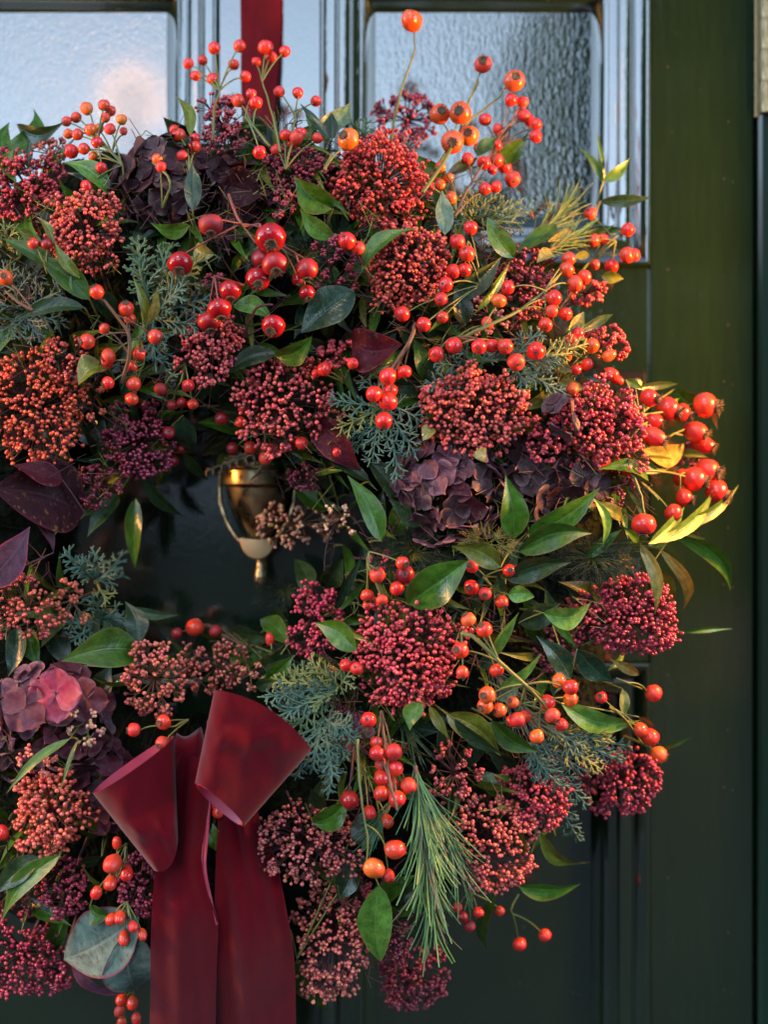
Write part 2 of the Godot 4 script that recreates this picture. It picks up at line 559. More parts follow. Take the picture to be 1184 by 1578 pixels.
# a spray of round fruits; each fruit Vector3(px, py, radius); path: stem points as Vector3(px, py, dz)
func spray(label: String, cat: String, skin: String, path: Array, fruits: Array, dz := 0.004, opt := {}) -> void:
	var hips: bool = cat == "rose hips"
	var pts := []
	for q in path: pts.append(P(q.x, q.y, maxf(zf(q.x, q.y) + dz + q.z, 0.012)))
	var o: Vector3 = pts[0]
	var t := thing("rosehip_spray" if hips else "berry_spray", label, cat, o, "sprays of berries and hips in the wreath")
	var s := sc(0.1)
	var st := mb(o)
	var th: float = opt.get("thick", 2.6 if hips else 2.2)
	if pts.size() > 1:
		var fine := []
		for i in pts.size() - 1:
			for k in 4:
				var t4 := k / 4.0
				var a: Vector3 = pts[maxi(i - 1, 0)]
				var b: Vector3 = pts[i]
				var c: Vector3 = pts[i + 1]
				var d: Vector3 = pts[mini(i + 2, pts.size() - 1)]
				fine.append(b.cubic_interpolate(c, a, d, t4) + rv() * 0.0003)
		fine.append(pts[-1])
		st.tube(fine, th * s, th * s * 0.6, 6)
	var skins: Array = opt.get("skins", [skin])
	var shape: String = opt.get("shape", "round")
	var cal: int = opt.get("calyx", 1 if hips else 0)
	var built := []
	for f in fruits:
		var z: float = zf(f.x, f.y) + dz + rr(-0.004, 0.004) + (0.004 if f.z > 12 else 0.0)
		if f.z < 8.6: z -= 0.006
		var c := P(f.x, f.y, maxf(z, 0.02))
		var r: float = f.z * sc(c.z)
		for tries in 12:      # fruits of one spray never grow into each other
			var hit := false
			for g in built:
				if (g[0] - c).length() < 0.97 * (g[1] + r):
					c = P(f.x, f.y, c.z - 0.003 if g[1] > r else c.z + 0.003)
					r = f.z * sc(c.z)
					hit = true
			if not hit: break
		built.append([c, r])
		# where the fruit's stalk leaves the stem: the nearest point of the path that is not too near
		var j: Vector3 = pts[-1]
		var best := 1e9
		for k in range(0, pts.size()):
			var dd: float = absf((pts[k] - c).length() - 0.022)
			if dd < best:
				best = dd
				j = pts[k]
		var away: Vector3 = (c - j).normalized()
		var look := Vector3(0, 0, rr(0.15, 0.9))
		var dir: Vector3 = (away + look + rv() * 0.25).normalized()
		var skin1: String = skins[rng.randi() % skins.size()]
		if rng.randf() < 0.22: skin1 = {"red": "scarlet", "scarlet": "red", "orange": "scarlet", "amber": "orange", "cherry": "crimson", "crimson": "cherry"}[skin1]
		if opt.has("calyx_to"): dir = (opt.calyx_to + rv() * 0.22).normalized()
		var n := part(t, "rose_hip" if hips else "berry", shapes[shape + ["", "1", "2"][rng.randi() % 3]], M["b_" + skin1 + ("_dull" if rng.randf() < 0.3 else "")], along(dir, c - o, r * rr(0.96, 1.04), rr(0, TAU)))
		part(n, "calyx", shapes["calyx%d" % (2 if opt.get("tuft", false) else cal)], M["calyx"])
		var sag := Vector3(0, 0.003, 0.002)
		st.tube(bez(j, j.lerp(c, 0.55) + sag * rr(0.2, 1.4), c - dir * r * 0.9, 5), 1.5 * s, 1.1 * s, 5)
	part(t, "stem", st.done(), M[opt.get("stem", "s_green")])

# one leaf from base to tip (photo units); roll turns it about its axis, bend bows it off its plane, arc sideways
func leaf_mesh(a: Vector3, b: Vector3, w: float, roll: float, bend: float, arc: float, o: Vector3, blunt: float) -> ArrayMesh:
	var m := mb(o)
	var ax := b - a
	var ln := ax.length()
	ax /= ln
	var side := ax.cross(Vector3(0, 0, 1)).normalized()
	side = side.rotated(ax, roll)
	var nn := side.cross(ax)
	var rows := []
	var k := 13
	var wave := rr(0, TAU)
	var wav := rr(0.05, 0.16)
	var twist := rr(-0.5, 0.5)
	var fold := rr(0.22, 0.5)
	for i in k:
		var t := i / float(k - 1)
		var prof := pow(sin(PI * pow(t, 0.82)), 0.85) * (1.0 - 0.34 * t * (1.0 - blunt))
		if blunt < 0.5: prof *= 1.0 - 0.35 * smoothstep(0.6, 1.0, t)
		prof = maxf(prof * 1.12, 0.015)
		var c := a + ax * ln * t + nn * bend * ln * sin(PI * t) * 0.5 + side * arc * ln * sin(PI * t) * 0.5
		c += nn * bend * ln * 0.25 * t * t * -1.0
		var row := []
		for j in 7:
			var u := j / 3.0 - 1.0
			var hw := w * 0.5 * prof
			var up := hw * (fold * absf(u) + wav * sin(wave + t * 9.0 + u * 1.5) * absf(u))
			row.append(c + side.rotated(ax, twist * (t - 0.4)) * u * hw * 0.97 + nn.rotated(ax, twist * (t - 0.4)) * up)
		rows.append(row)
	# along the row is +side, from row to row is +axis: the front is side x axis = nn
	m.grid(rows)
	return m.done()

func leaf_mat(k: String) -> Material:
	return M[k + (str(rng.randi() % 3) if k in ["dark", "mid", "light", "olive"] else "0")]

# list of leaves: [bx, by, tx, ty, width, skin, roll, bend, dz base, dz tip, arc, blunt]
func sprig(label: String, cat: String, leaves: Array, called := "leaf_sprig", stem := "s_green", root := Vector2.ZERO) -> Node3D:
	var f: Array = leaves[0]
	var o := P(f[0], f[1], maxf(0.015, zf(f[0], f[1])))
	var t := thing(called, label, cat, o, "leaves worked into the wreath")
	var st := mb(o)
	var first := true
	for g in leaves:
		var roll: float = g[6] if g.size() > 6 else rr(-0.4, 0.4)
		var bend: float = g[7] if g.size() > 7 else rr(-0.05, 0.16)
		var d0: float = g[8] if g.size() > 8 else -0.006
		var d1: float = g[9] if g.size() > 9 else 0.002
		var arc: float = g[10] if g.size() > 10 else rr(-0.06, 0.06)
		var blunt: float = g[11] if g.size() > 11 else 0.2
		var a := P(g[0], g[1], maxf(0.014, zf(g[0], g[1]) + d0))
		var b := P(g[2], g[3], maxf(0.014, zf(g[2], g[3]) + d1))
		part(t, "leaf", leaf_mesh(a, b, g[4] * sc(a.z), roll, bend, arc, o, blunt), leaf_mat(g[5]))
		var inner := P(325 + (g[0] - 325) * 0.93, 850 + (g[1] - 850) * 0.93, maxf(0.012, a.z - 0.02))
		if not first and leaves.size() < 4: inner = o + Vector3(0, 0, -0.003)
		if leaves.size() >= 4 and root != Vector2.ZERO: inner = P(root.x, root.y, maxf(0.012, zf(root.x, root.y) - 0.008))
		st.tube(bez(inner, inner.lerp(a, 0.6) + Vector3(0, 0.001, 0.001), a, 5), 1.9 * sc(0.1), 1.1 * sc(0.1), 5)
		first = false
	part(t, "stem", st.done(), M[stem])
	return t

# scale-leaved conifer: branchlets from a base, each feathered with short forked twigs
func conifer(label: String, skin: String, base: Vector2, tips: Array, feather := 30.0, thick := 2.5, dz := 0.0, step := 9.0, skin2 := "") -> void:
	var o := P(base.x, base.y, maxf(0.015, zf(base.x, base.y) + dz - 0.014))
	var t := thing("juniper_sprig", label, "conifer sprig", o, "conifer sprigs in the wreath")
	thick *= 1.12
	for tip in tips:
		var b := mb(o)
		var e := P(tip.x, tip.y, maxf(0.02, zf(tip.x, tip.y) + dz + rr(-0.004, 0.006)))
		var s := sc(e.z)
		var mid := o.lerp(e, 0.5) + Vector3(0, 0, rr(0.004, 0.012)) + rv() * 0.003
		var ln := (e - o).length()
		var k := maxi(4, int(ln / (step * s)))
		var ax := bez(o, mid, e, k)
		b.tube(ax, thick * s, thick * s * 0.75, 5)
		var plane := (Vector3(0, 0, 1) + rv() * 0.45).normalized()
		for i in range(1, k + 1):
			var d: Vector3 = (ax[mini(i + 1, k)] - ax[i - 1]).normalized()
			var sd := d.cross(plane).normalized() * (1.0 if i % 2 else -1.0)
			var f := i / float(k)
			var l := feather * s * (0.45 + 0.9 * sin(PI * pow(f, 0.7)) ) * rr(0.6, 1.1)
			if i == k: l *= 0.5
			var q: Vector3 = ax[i]
			var dd := (d * rr(0.7, 1.1) + sd * rr(0.7, 1.0) + plane * rr(-0.35, 0.5)).normalized()
			var qe := q + dd * l
			var qm := q + dd * l * 0.5 + d * l * 0.07
			b.tube([q, qm, qe], thick * s * 0.85, thick * s * 0.6, 5)
			var m := maxi(1, int(l / (7.0 * s)))
			for h in m:
				var g := (h + 0.7) / (m + 0.5)
				var p := q.lerp(qe, g)
				var s2 := dd.cross(plane).normalized() * (1.0 if h % 2 else -1.0)
				var d2 := (dd * 0.9 + s2 * rr(0.6, 1.0) + plane * rr(-0.3, 0.5)).normalized()
				var l2 := rr(6.0, 13.0) * s * (1.15 - 0.5 * g)
				b.tube([p, p + d2 * l2 * 0.6, p + d2 * l2 + dd * l2 * 0.12], thick * s * 0.72, thick * s * 0.5, 4)
		part(t, "branchlet", b.done(), M[skin2 if skin2 and rng.randf() < 0.4 else ("c_olive" if rng.randf() < 0.12 else skin)])

# needled pine: needles in bundles along a twig, each a part
func pine(label: String, skins: Array, axis: Array, count: int, length: float, spread: float, dz := 0.0, from := 0.15, fat := 1.0) -> void:
	var pts := []
	for q in axis: pts.append(P(q.x, q.y, maxf(0.02, zf(q.x, q.y) + dz + q.z)))
	var o: Vector3 = pts[0]
	var t := thing("pine_sprig", label, "pine sprig", o, "pine sprigs in the wreath")
	var c := Curve3D.new()
	for q in pts: c.add_point(q - o)
	var total := c.get_baked_length()
	var b := mb()
	var ln := []
	for i in 9: ln.append(c.sample_baked(total * i / 8.0, true))
	var s := sc(0.12)
	b.tube(ln, 4.0 * s, 2.6 * s, 6)
	part(t, "twig", b.done(), M["s_brown"])
	for i in count:
		var f := lerpf(from, 1.0, i / float(count - 1))
		var p := c.sample_baked(total * f)
		var d := (c.sample_baked(minf(total, total * f + 0.002)) - c.sample_baked(maxf(0, total * f - 0.002))).normalized()
		var a := i * 2.39996
		var x := d.cross(Vector3(0.1, 0.2, 0.9)).normalized()
		var y := d.cross(x)
		var out := (x * cos(a) + y * sin(a))
		if out.z < -0.3: out.z *= 0.3
		var n := (d + out * spread * rr(0.35, 1.15) * (1.0 - 0.45 * smoothstep(0.75, 1.0, f))).normalized()
		var l := length * s * rr(0.78, 1.1)
		var xf := along(n, p, l, rr(0, TAU))
		xf.basis.x *= fat
		xf.basis.z *= fat
		part(t, "needle", shapes["needle%d" % (rng.randi() % 9)], M[skins[rng.randi() % skins.size()]], xf)

# hydrangea head: four-petalled florets over a dome
func hydrangea(label: String, px: float, py: float, rx: float, ry: float, florets: int, size: float, skins: Array, dz := 0.0) -> Node3D:
	var z0 := zf(px, py) + dz
	var zr := 0.55 * minf(rx, ry) * sc(z0)
	var c := P(px, py, z0 - zr)
	var s := sc(c.z)
	var t := thing("hydrangea_head", label, "flower head", c, "hydrangea heads in the wreath")
	var st := mb()
	var base := Vector3(0, 0, -zr * 0.8)
	for k in florets:
		var u := (k + 0.5) / florets
		var cz := 1.0 - u * 1.05
		var a := k * 2.39996 + rr(-0.2, 0.2)
		var w := sqrt(maxf(0, 1 - cz * cz))
		var d := Vector3(cos(a) * w * rx * s, sin(a) * w * ry * s, cz * zr) * rr(0.82, 1.02)
		var nn := (Vector3(d.x / (rx * s), d.y / (ry * s), d.z / zr * 1.1) + rv() * 0.55).normalized()
		nn.z = maxf(nn.z, 0.12)
		nn = nn.normalized()
		st.tube([base, base.lerp(d, 0.6), d - nn * 0.001], 1.6 * s, 0.9 * s, 4, false)
		floret(t, d, nn, size * s * rr(0.8, 1.15), M[skins[rng.randi() % skins.size()]])
	part(t, "stalk", st.done(), M["s_wine"])
	return t

func floret(t: Node3D, d: Vector3, nn: Vector3, r: float, skin: Material) -> void:
	var eye := part(t, "floret", shapes["bud"], M["s_wine"], along(nn, d, r * 0.085))
	var spin := rr(0, TAU)
	var inv := eye.transform.affine_inverse()
	for q in 4:
		var x := nn.cross(Vector3(0.21, 0.93, 0.3)).normalized()
		var up := x.rotated(nn, spin + q * PI / 2 + rr(-0.18, 0.18))
		up = (up + nn * rr(-0.1, 0.35)).normalized()
		var fz := (nn - up * nn.dot(up)).normalized()
		var bx := up.cross(fz)
		var l := r * rr(0.85, 1.12)
		part(eye, "petal", shapes["petal%d" % (rng.randi() % 6)], skin, inv * Transform3D(Basis(bx * l, up * l, fz * l), d + nn * 0.0004 * q))

# feathery dark fronds: hair-fine threads along drooping stems
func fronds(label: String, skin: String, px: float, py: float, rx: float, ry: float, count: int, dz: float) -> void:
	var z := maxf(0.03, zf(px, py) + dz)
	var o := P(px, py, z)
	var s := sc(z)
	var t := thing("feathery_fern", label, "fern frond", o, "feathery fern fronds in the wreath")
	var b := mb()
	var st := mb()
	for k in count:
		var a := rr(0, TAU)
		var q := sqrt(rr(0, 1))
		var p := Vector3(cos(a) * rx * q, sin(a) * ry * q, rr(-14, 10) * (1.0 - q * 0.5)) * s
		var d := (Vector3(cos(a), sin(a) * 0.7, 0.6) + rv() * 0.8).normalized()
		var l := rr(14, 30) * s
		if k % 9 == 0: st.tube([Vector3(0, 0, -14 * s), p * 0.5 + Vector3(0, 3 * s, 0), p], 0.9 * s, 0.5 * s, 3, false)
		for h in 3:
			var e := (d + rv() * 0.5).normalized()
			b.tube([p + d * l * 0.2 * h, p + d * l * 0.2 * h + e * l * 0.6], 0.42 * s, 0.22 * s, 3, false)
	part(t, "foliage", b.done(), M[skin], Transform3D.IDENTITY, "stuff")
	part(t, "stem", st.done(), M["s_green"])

# ribbon sheet: rows of [left px, left py, right px, right py, z], given a real thickness
func ribbon_sheet(o: Vector3, rows: Array, belly := 0.003, sub := 5) -> ArrayMesh:
	var front := []
	var back := []
	var fine := []
	for i in rows.size() - 1:
		for k in sub:
			var t := k / float(sub)
			var r0: Array = rows[maxi(i - 1, 0)]
			var r1: Array = rows[i]
			var r2: Array = rows[i + 1]
			var r3: Array = rows[mini(i + 2, rows.size() - 1)]
			var q := []
			for h in 5: q.append(cubic_interpolate(r1[h], r2[h], r0[h], r3[h], t))
			fine.append(q)
	fine.append(rows[-1])
	for i in fine.size():
		var q: Array = fine[i]
		var a := P(q[0], q[1], q[4])
		var b := P(q[2], q[3], q[4])
		var rf := []
		var rb := []
		for j in 13:
			var u := j / 12.0
			var p := a.lerp(b, u) + Vector3(0, 0, belly * (sin(PI * u) + 0.30 * sin(u * 9.0 + i * 0.13) + 0.22 * sin(u * 17.0 - i * 0.21) + 0.18 * sin(i * 0.55 + u * 3.0)))
			rf.append(p)
			rb.append(p + Vector3(0, 0, -0.0009))
		rf.reverse()
		front.append(rf)
		back.append(rb)
	var m := mb(o)
	m.grid(front)
	m.grid(back)
	for e in [0, 12]:
		var edge := []
		for i in fine.size():
			var f: Vector3 = front[i][12 - e]
			var k: Vector3 = back[i][e]
			edge.append([f, k] if e == 12 else [k, f])
		m.grid(edge)
	return m.done()

# a bow loop: a flattened tube whose open end runs e0..e1 and far end f0..f1 (photo units)
func loop_mesh(o: Vector3, e0: Vector2, e1: Vector2, f0: Vector2, f1: Vector2, z: float, deep: float, inside: bool) -> ArrayMesh:
	var m := mb(o)
	var rows := []
	var wr := 0.0 if inside else 1.0
	for i in 25:
		var t := i / 24.0
		var row := []
		for j in 65:
			var a := TAU * j / 64.0
			var c := cos(a)
			var sn := sin(a)
			var u := (c + 1.0) / 2.0
			var pe := e0.lerp(e1, u)
			var pf := f0.lerp(f1, u)
			var p := pe.lerp(pf, t)
			var across := (f0 + f1 - e0 - e1).normalized()
			p += across * (sn * lerpf(7.5, 4.0, t) + (1.0 - c * c) * lerpf(0.0, 16.0, t) * (1.0 if sn > 0 else 0.3))
			var zz := z + sn * deep * (1.0 - 0.25 * c) + 0.0022 * sin(u * 6.0 + t * 2.0) * maxf(sn, 0) + 0.0016 * maxf(sn, 0) * exp(-pow((u - 0.13 - 0.05 * sin(t * 5.0)) * 11.0, 2.0)) + wr * maxf(0.0, sn) * (0.0024 * (1.0 - absf(2.0 * fposmod(t * 3.1 + u * 2.3 + 0.35 * sin(u * 9.0), 1.0) - 1.0)) * exp(-u * 3.4) + 0.0020 * exp(-pow((t - 0.42 - 0.5 * u + 0.06 * sin(u * 17.0)) * 9.0, 2.0)) - 0.0010 * exp(-pow((t - 0.75 + 0.25 * u) * 10.0, 2.0)))
			var q := P(p.x, p.y, zz)
			if inside:
				var mid := P(pe.lerp(pf, t).x, pe.lerp(pf, t).y, z)
				q = q + (P(e0.lerp(f0, t).x, e0.lerp(f0, t).y, z).lerp(P(e1.lerp(f1, t).x, e1.lerp(f1, t).y, z), 0.5) - q).normalized() * 0.0009
			row.append(q)
		rows.append(row)
	m.grid(rows, true)
	return m.done()

# ---------------------------------------------------------------- the door and what stands round it
func frame_moulding(parent: Node3D, x0: float, y0: float, x1: float, y1: float) -> void:
	# a bolection moulding round a sunk panel; x0..y1 is its outer edge in photo units on the door face
	var prof := [[0.0, -0.003], [0.0, 0.0062], [1.5, 0.0080], [4.0, 0.0086], [8.0, 0.0081], [15.0, 0.0067], [21.0, 0.0052], [23.0, 0.0040], [24.5, 0.0034], [27.0, 0.0034], [28.5, 0.0042], [31.0, 0.0045], [38.0, 0.0044], [45.0, 0.0041], [46.5, 0.0036], [48.0, 0.0008], [50.0, 0.0], [60.0, 0.0], [63.0, -0.0006], [70.0, -0.0034], [78.0, -0.0080], [84.0, -0.0118], [86.0, -0.0135]]
	var cor := [Vector2(x0, y0), Vector2(x0, y1), Vector2(x1, y1), Vector2(x1, y0)]
	var inn := [Vector2(1, 1), Vector2(1, -1), Vector2(-1, -1), Vector2(-1, 1)]
	for k in 4:
		var b := mb()
		var rows := []
		for e in [k, (k + 1) % 4]:
			var row := []
			for p in prof:
				var q: Vector2 = cor[e] + inn[e] * p[0]
				row.append(Vector3((q.x - 592) * K, CY + (789 - q.y) * K, p[1]))
			rows.append(row)
		b.grid(rows)
		part(parent, "moulding", b.done(), M["paint"], Transform3D(Basis(), -parent.position))

func slab(parent: Node3D, called: String, x0: float, y0: float, x1: float, y1: float, z0: float, z1: float, m: Material, e := 0.0008) -> MeshInstance3D:
	var b := mb(parent.position if parent != self else Vector3.ZERO)
	b.box(Vector3((x0 - 592) * K, CY + (789 - y0) * K, z0), Vector3((x1 - 592) * K, CY + (789 - y1) * K, z1), e)
	return part(parent, called, b.done(), m)

func build_door() -> void:
	var t := thing("front_door", "dark green gloss panelled front door that the wreath hangs on", "door", Vector3(-0.07, CY - 0.9, 0))
	var p: Material = M["paint"]
	slab(t, "stile", 1000, -700, 1163, 2900, -0.044, 0, p, 0.0015)
	slab(t, "stile", -333, -700, -170, 2900, -0.044, 0, p, 0.0015)
	slab(t, "centre_stile", 337, -500, 494, 412, -0.044, 0, p, 0.0006)
	slab(t, "centre_stile", 337, 1020, 494, 1900, -0.044, 0, p, 0.0006)
	slab(t, "lock_rail", -170, 412, 1000, 1020, -0.044, 0, p, 0.0006)
	slab(t, "top_rail", -170, -700, 1000, -76, -0.044, 0, p, 0.0006)
	slab(t, "bottom_rail", -170, 1900, 1000, 2900, -0.044, 0, p, 0.0006)
	for q in [[-170, -76, 337, 412], [494, -76, 1000, 412], [-170, 1020, 337, 1900], [494, 1020, 1000, 1900]]:
		slab(t, "panel", q[0] + 60, q[1] + 60, q[2] - 60, q[3] - 60, -0.03, -0.0125, M["paint_panel"], 0.0)
		frame_moulding(t, q[0], q[1], q[2], q[3])
	# hinge at the right edge: five knuckles round a pin, leaf let into the edge
	var c := Vector3((1179 - 592) * K, 0, 0.0045)
	var hg := mb(t.position)
	hg.box(Vector3((1163.5 - 592) * K, CY + (789 + 60) * K, -0.03), Vector3((1175 - 592) * K, CY + (789 - 182) * K, 0.0018), 0.0004)
	var h := part(t, "hinge", hg.done(), M["aged"])
	h.set_meta("label", "tarnished brass hinge at the top right edge")
	for k in 5:
		var b := mb(t.position)
		var y0 := CY + (789 - 178 + k * 48) * K
		b.lathe(Vector3(c.x, y0, c.z), [Vector2(0, 0), Vector2(0.0040, 0), Vector2(0.0043, 0.0003), Vector2(0.0043, 0.0187), Vector2(0.0040, 0.0190), Vector2(0, 0.0190)], 18)
		part(h, "knuckle", b.done(), M["aged"])
	# black letter plate across the lock rail, mostly behind the wreath
	var lp := slab(t, "letter_plate", 640, 572, 994, 690, 0.0003, 0.005, M["iron"], 0.0012)
	for sx in [662, 980]:
		var b := mb(t.position)
		b.lathe(Vector3((sx - 592) * K, CY + (789 - 592) * K, 0.005), [Vector2(0, 0), Vector2(0.0030, 0), Vector2(0.0026, 0.0010), Vector2(0, 0.0016)], 14, Vector3(0, 0, 1))
		part(lp, "screw", b.done(), M["polished"])
	var fl := mb(t.position)
	fl.box(Vector3((690 - 592) * K, CY + (789 - 602) * K, 0.0052), Vector3((950 - 592) * K, CY + (789 - 664) * K, 0.0075), 0.001)
	part(lp, "flap", fl.done(), M["iron"])
	# urn knocker in the middle of the lock rail
	var kz := 0.024
	var ko := P(398, 735, kz)
	var s := sc(kz)
	var kb := mb(t.position)
	var prof := []
	for q in [[0, -104], [8, -104], [11, -96], [16, -84], [26, -66], [38, -44], [46, -22], [50, -6], [50, -2], [55, -2], [56.5, 1], [56.5, 21], [55, 23], [48, 24], [50, 27], [50, 33], [47, 36], [30, 40], [0, 42]]:
		prof.append(Vector2(q[0] * s, q[1] * s))
	kb.lathe(ko + Vector3(0, -12 * s, 0), prof, 40)
	var kn := part(t, "door_knocker", kb.done(), M["brass"])
	kn.set_meta("label", "brass urn door knocker with a looped handle and half-round striker")
	var pb := mb(t.position)
	pb.lathe(P(398, 742, 0.0), [Vector2(0, 0.0002), Vector2(0.020, 0.0002), Vector2(0.020, 0.003), Vector2(0.017, 0.0055), Vector2(0.010, 0.008), Vector2(0.009, 0.022), Vector2(0, 0.022)], 28, Vector3(0, 0, 1))
	part(kn, "backplate", pb.done(), M["brass"])
	for sd in [-1.0, 1.0]:
		var nb := mb(t.position)
		nb.lathe(ko + Vector3(sd * 55 * s, 6 * s, 0.004), [Vector2(0, 0), Vector2(5.2 * s, 0), Vector2(5.6 * s, 1.5 * s), Vector2(4.2 * s, 5 * s), Vector2(0, 6 * s)], 14, Vector3(sd, 0, 0))
		part(kn, "pivot", nb.done(), M["brass"])
	var hb := mb(t.position)
	for sd in [-1.0, 1.0]:
		var pts := []
		for q in [[57, 6], [58, -14], [56, -40], [48, -66], [38, -84], [29, -96], [20, -104]]:
			pts.append(ko + Vector3(sd * q[0] * s, q[1] * s, 0.004 + 0.006 * (6 - q[1]) / 110.0))
		hb.tube(pts, 3.4 * s, 4.4 * s, 10)
	part(kn, "handle", hb.done(), M["brass"])
	var sb := mb(t.position)
	var zc := kz + 0.012
	var rim := []
	for i in 19:
		var a := PI + PI * i / 18.0
		rim.append(P(397, 829, zc) + Vector3(cos(a) * 27.5 * s, sin(a) * 33.0 * s, 0))
	var cen := P(397, 829, zc)
	var f0 := []
	var f1 := []
	var f2 := []
	var f3 := []
	for q in rim:
		var d: Vector3 = q - cen
		f0.append(cen + d * 0.02 + Vector3(0, -0.001, 0.0022))
		f1.append(cen + d * 0.93 + Vector3(0, 0, 0.002))
		f2.append(q + Vector3(0, 0, 0.0006))
		f3.append(q + Vector3(0, 0, -0.009))
	var disc := [f3, f2, f1, f0]
	for r in disc: r.reverse()
	sb.grid(disc)
	sb.quad(f3[0], f2[0], f2[18], f3[18])
	part(kn, "striker", sb.done(), M["polished"])
	var fb := mb(t.position)
	fb.lathe(P(402, 862, kz + 0.004), [Vector2(0, -43 * s), Vector2(6 * s, -41 * s), Vector2(10.5 * s, -34 * s), Vector2(10 * s, -24 * s), Vector2(7.5 * s, -10 * s), Vector2(7 * s, 4 * s), Vector2(0, 5 * s)], 24)
	part(kn, "finial", fb.done(), M["brass"])

func build_surroundings() -> void:
	var dark := mat(lin(.010, .026, .016), 0.22, 0.5)
	var b := mb()
	for q in [[1169, 1290], [-460, -339]]:
		b.box(Vector3((q[0] - 592) * K, 0.0, -0.08), Vector3((q[1] - 592) * K, 2.6, 0.003), 0.002)
	b.box(Vector3((-342 - 592) * K, CY + 1490 * K, -0.08), Vector3((1172 - 592) * K, 2.6, 0.0), 0.002)
	struct("door_frame", b.done(), dark)
	var brick := mat(Color.WHITE, 0.9)
	brick.albedo_texture = ntex(0.05, 40)
	brick.albedo_color = lin(.24, .15, .11)
	brick.uv1_triplanar = true
	var w := mb()
	w.box(Vector3((1291 - 592) * K, 0, -0.3), Vector3(3.0, 3.2, 0.05))
	w.box(Vector3(-3.2, 0, -0.3), Vector3((-461 - 592) * K, 3.2, 0.05))
	w.box(Vector3((-460 - 592) * K, 2.605, -0.3), Vector3((1290 - 592) * K, 3.2, 0.05))
	w.box(Vector3((-460 - 592) * K, 0, -0.3), Vector3((1290 - 592) * K, 3.2, -0.1))
	struct("wall", w.done(), brick)
	var pave := mat(lin(.010, .010, .009), 0.9)
	var g := mb()
	g.quad(Vector3(-60, 0, 60), Vector3(60, 0, 60), Vector3(60, 0, -60), Vector3(-60, 0, -60))
	struct("ground", g.done(), pave)
	# across the road, seen only as the dark part of what the gloss paint mirrors: a terrace and a tree
	var brick2 := mat(lin(.055, .042, .034), 0.9)
	var slate := mat(lin(.035, .038, .045), 0.6)
	var glass := mat(lin(.02, .025, .03), 0.08)
	var house := thing("terrace_house", "low brick house across the road facing the green door", "house", Vector3(0, 0, 19))
	var hb := mb()
	hb.box(Vector3(-14, 0, 0), Vector3(14, 2.7, 6), 0.01)
	part(house, "wall", hb.done(), brick2)
	var rb := mb()
	rb.quad(Vector3(14.2, 2.65, -0.3), Vector3(-14.2, 2.65, -0.3), Vector3(-14.2, 3.9, 3), Vector3(14.2, 3.9, 3))
	rb.quad(Vector3(-14.2, 2.65, 6.3), Vector3(14.2, 2.65, 6.3), Vector3(14.2, 3.9, 3), Vector3(-14.2, 3.9, 3))
	part(house, "roof", rb.done(), slate)
	for k in 6:
		var wb := mb()
		wb.box(Vector3(-12 + k * 4.4, 0.9, -0.04), Vector3(-10.7 + k * 4.4, 2.2, 0.02), 0.005)
		part(house, "window", wb.done(), glass)
	var tall := thing("tall_house", "tall dark brick house across the road beyond the evergreen tree", "house", Vector3(8.5, 0, 17))
	var th := mb()
	th.box(Vector3(-5.7, 0, -3), Vector3(6, 10.5, 4), 0.02)
	part(tall, "wall", th.done(), brick2)
	var tr2 := mb()
	tr2.quad(Vector3(6.2, 10.4, -3.3), Vector3(-5.9, 10.4, -3.3), Vector3(-5.9, 12.4, 0.5), Vector3(6.2, 12.4, 0.5))
	tr2.quad(Vector3(-5.9, 10.4, 4.3), Vector3(6.2, 10.4, 4.3), Vector3(6.2, 12.4, 0.5), Vector3(-5.9, 12.4, 0.5))
	part(tall, "roof", tr2.done(), slate)
	for k in 6:
		var wb := mb()
		var wx := -4.2 + (k % 3) * 3.6
		var wy := 1.2 + int(k / 3) * 4.2
		wb.box(Vector3(wx, wy, -3.04), Vector3(wx + 1.1, wy + 2.0, -2.98), 0.005)
		part(tall, "window", wb.done(), glass)
	for q in [[2.75, 11.0, 7.0, 2.5], [-9.5, 13.0, 8.5, 5.2]]:
		var tr := thing("street_tree", "broad evergreen tree %s on the pavement across the road" % ("before the tall house" if q[0] > 0 else "on the other side"), "tree", Vector3(q[0], 0, q[1]), "trees across the road")
		var tb := mb()
		tb.tube([Vector3.ZERO, Vector3(0.05, 1.2, 0), Vector3(0, 2.4, 0.1)], 0.2, 0.1, 8)
		part(tr, "trunk", tb.done(), M["s_brown"])
		var cb := mb()
		for i in (3600 if q[0] > 0 else 9000):
			var d := rv().normalized() * pow(rr(0, 1), 0.4)
			var c := Vector3(d.x * q[3] * 0.75, q[2] * 0.55 + d.y * q[2] * 0.45, d.z * q[3] * 0.6)
			var x := rv().normalized() * 0.12
			var y := x.cross(rv()).normalized() * 0.2
			cb.quad(c - x - y, c + x - y, c + x + y, c - x + y)
		var cr := part(tr, "crown", cb.done(), mat(lin(.02, .038, .018), 0.6), Transform3D.IDENTITY, "stuff")

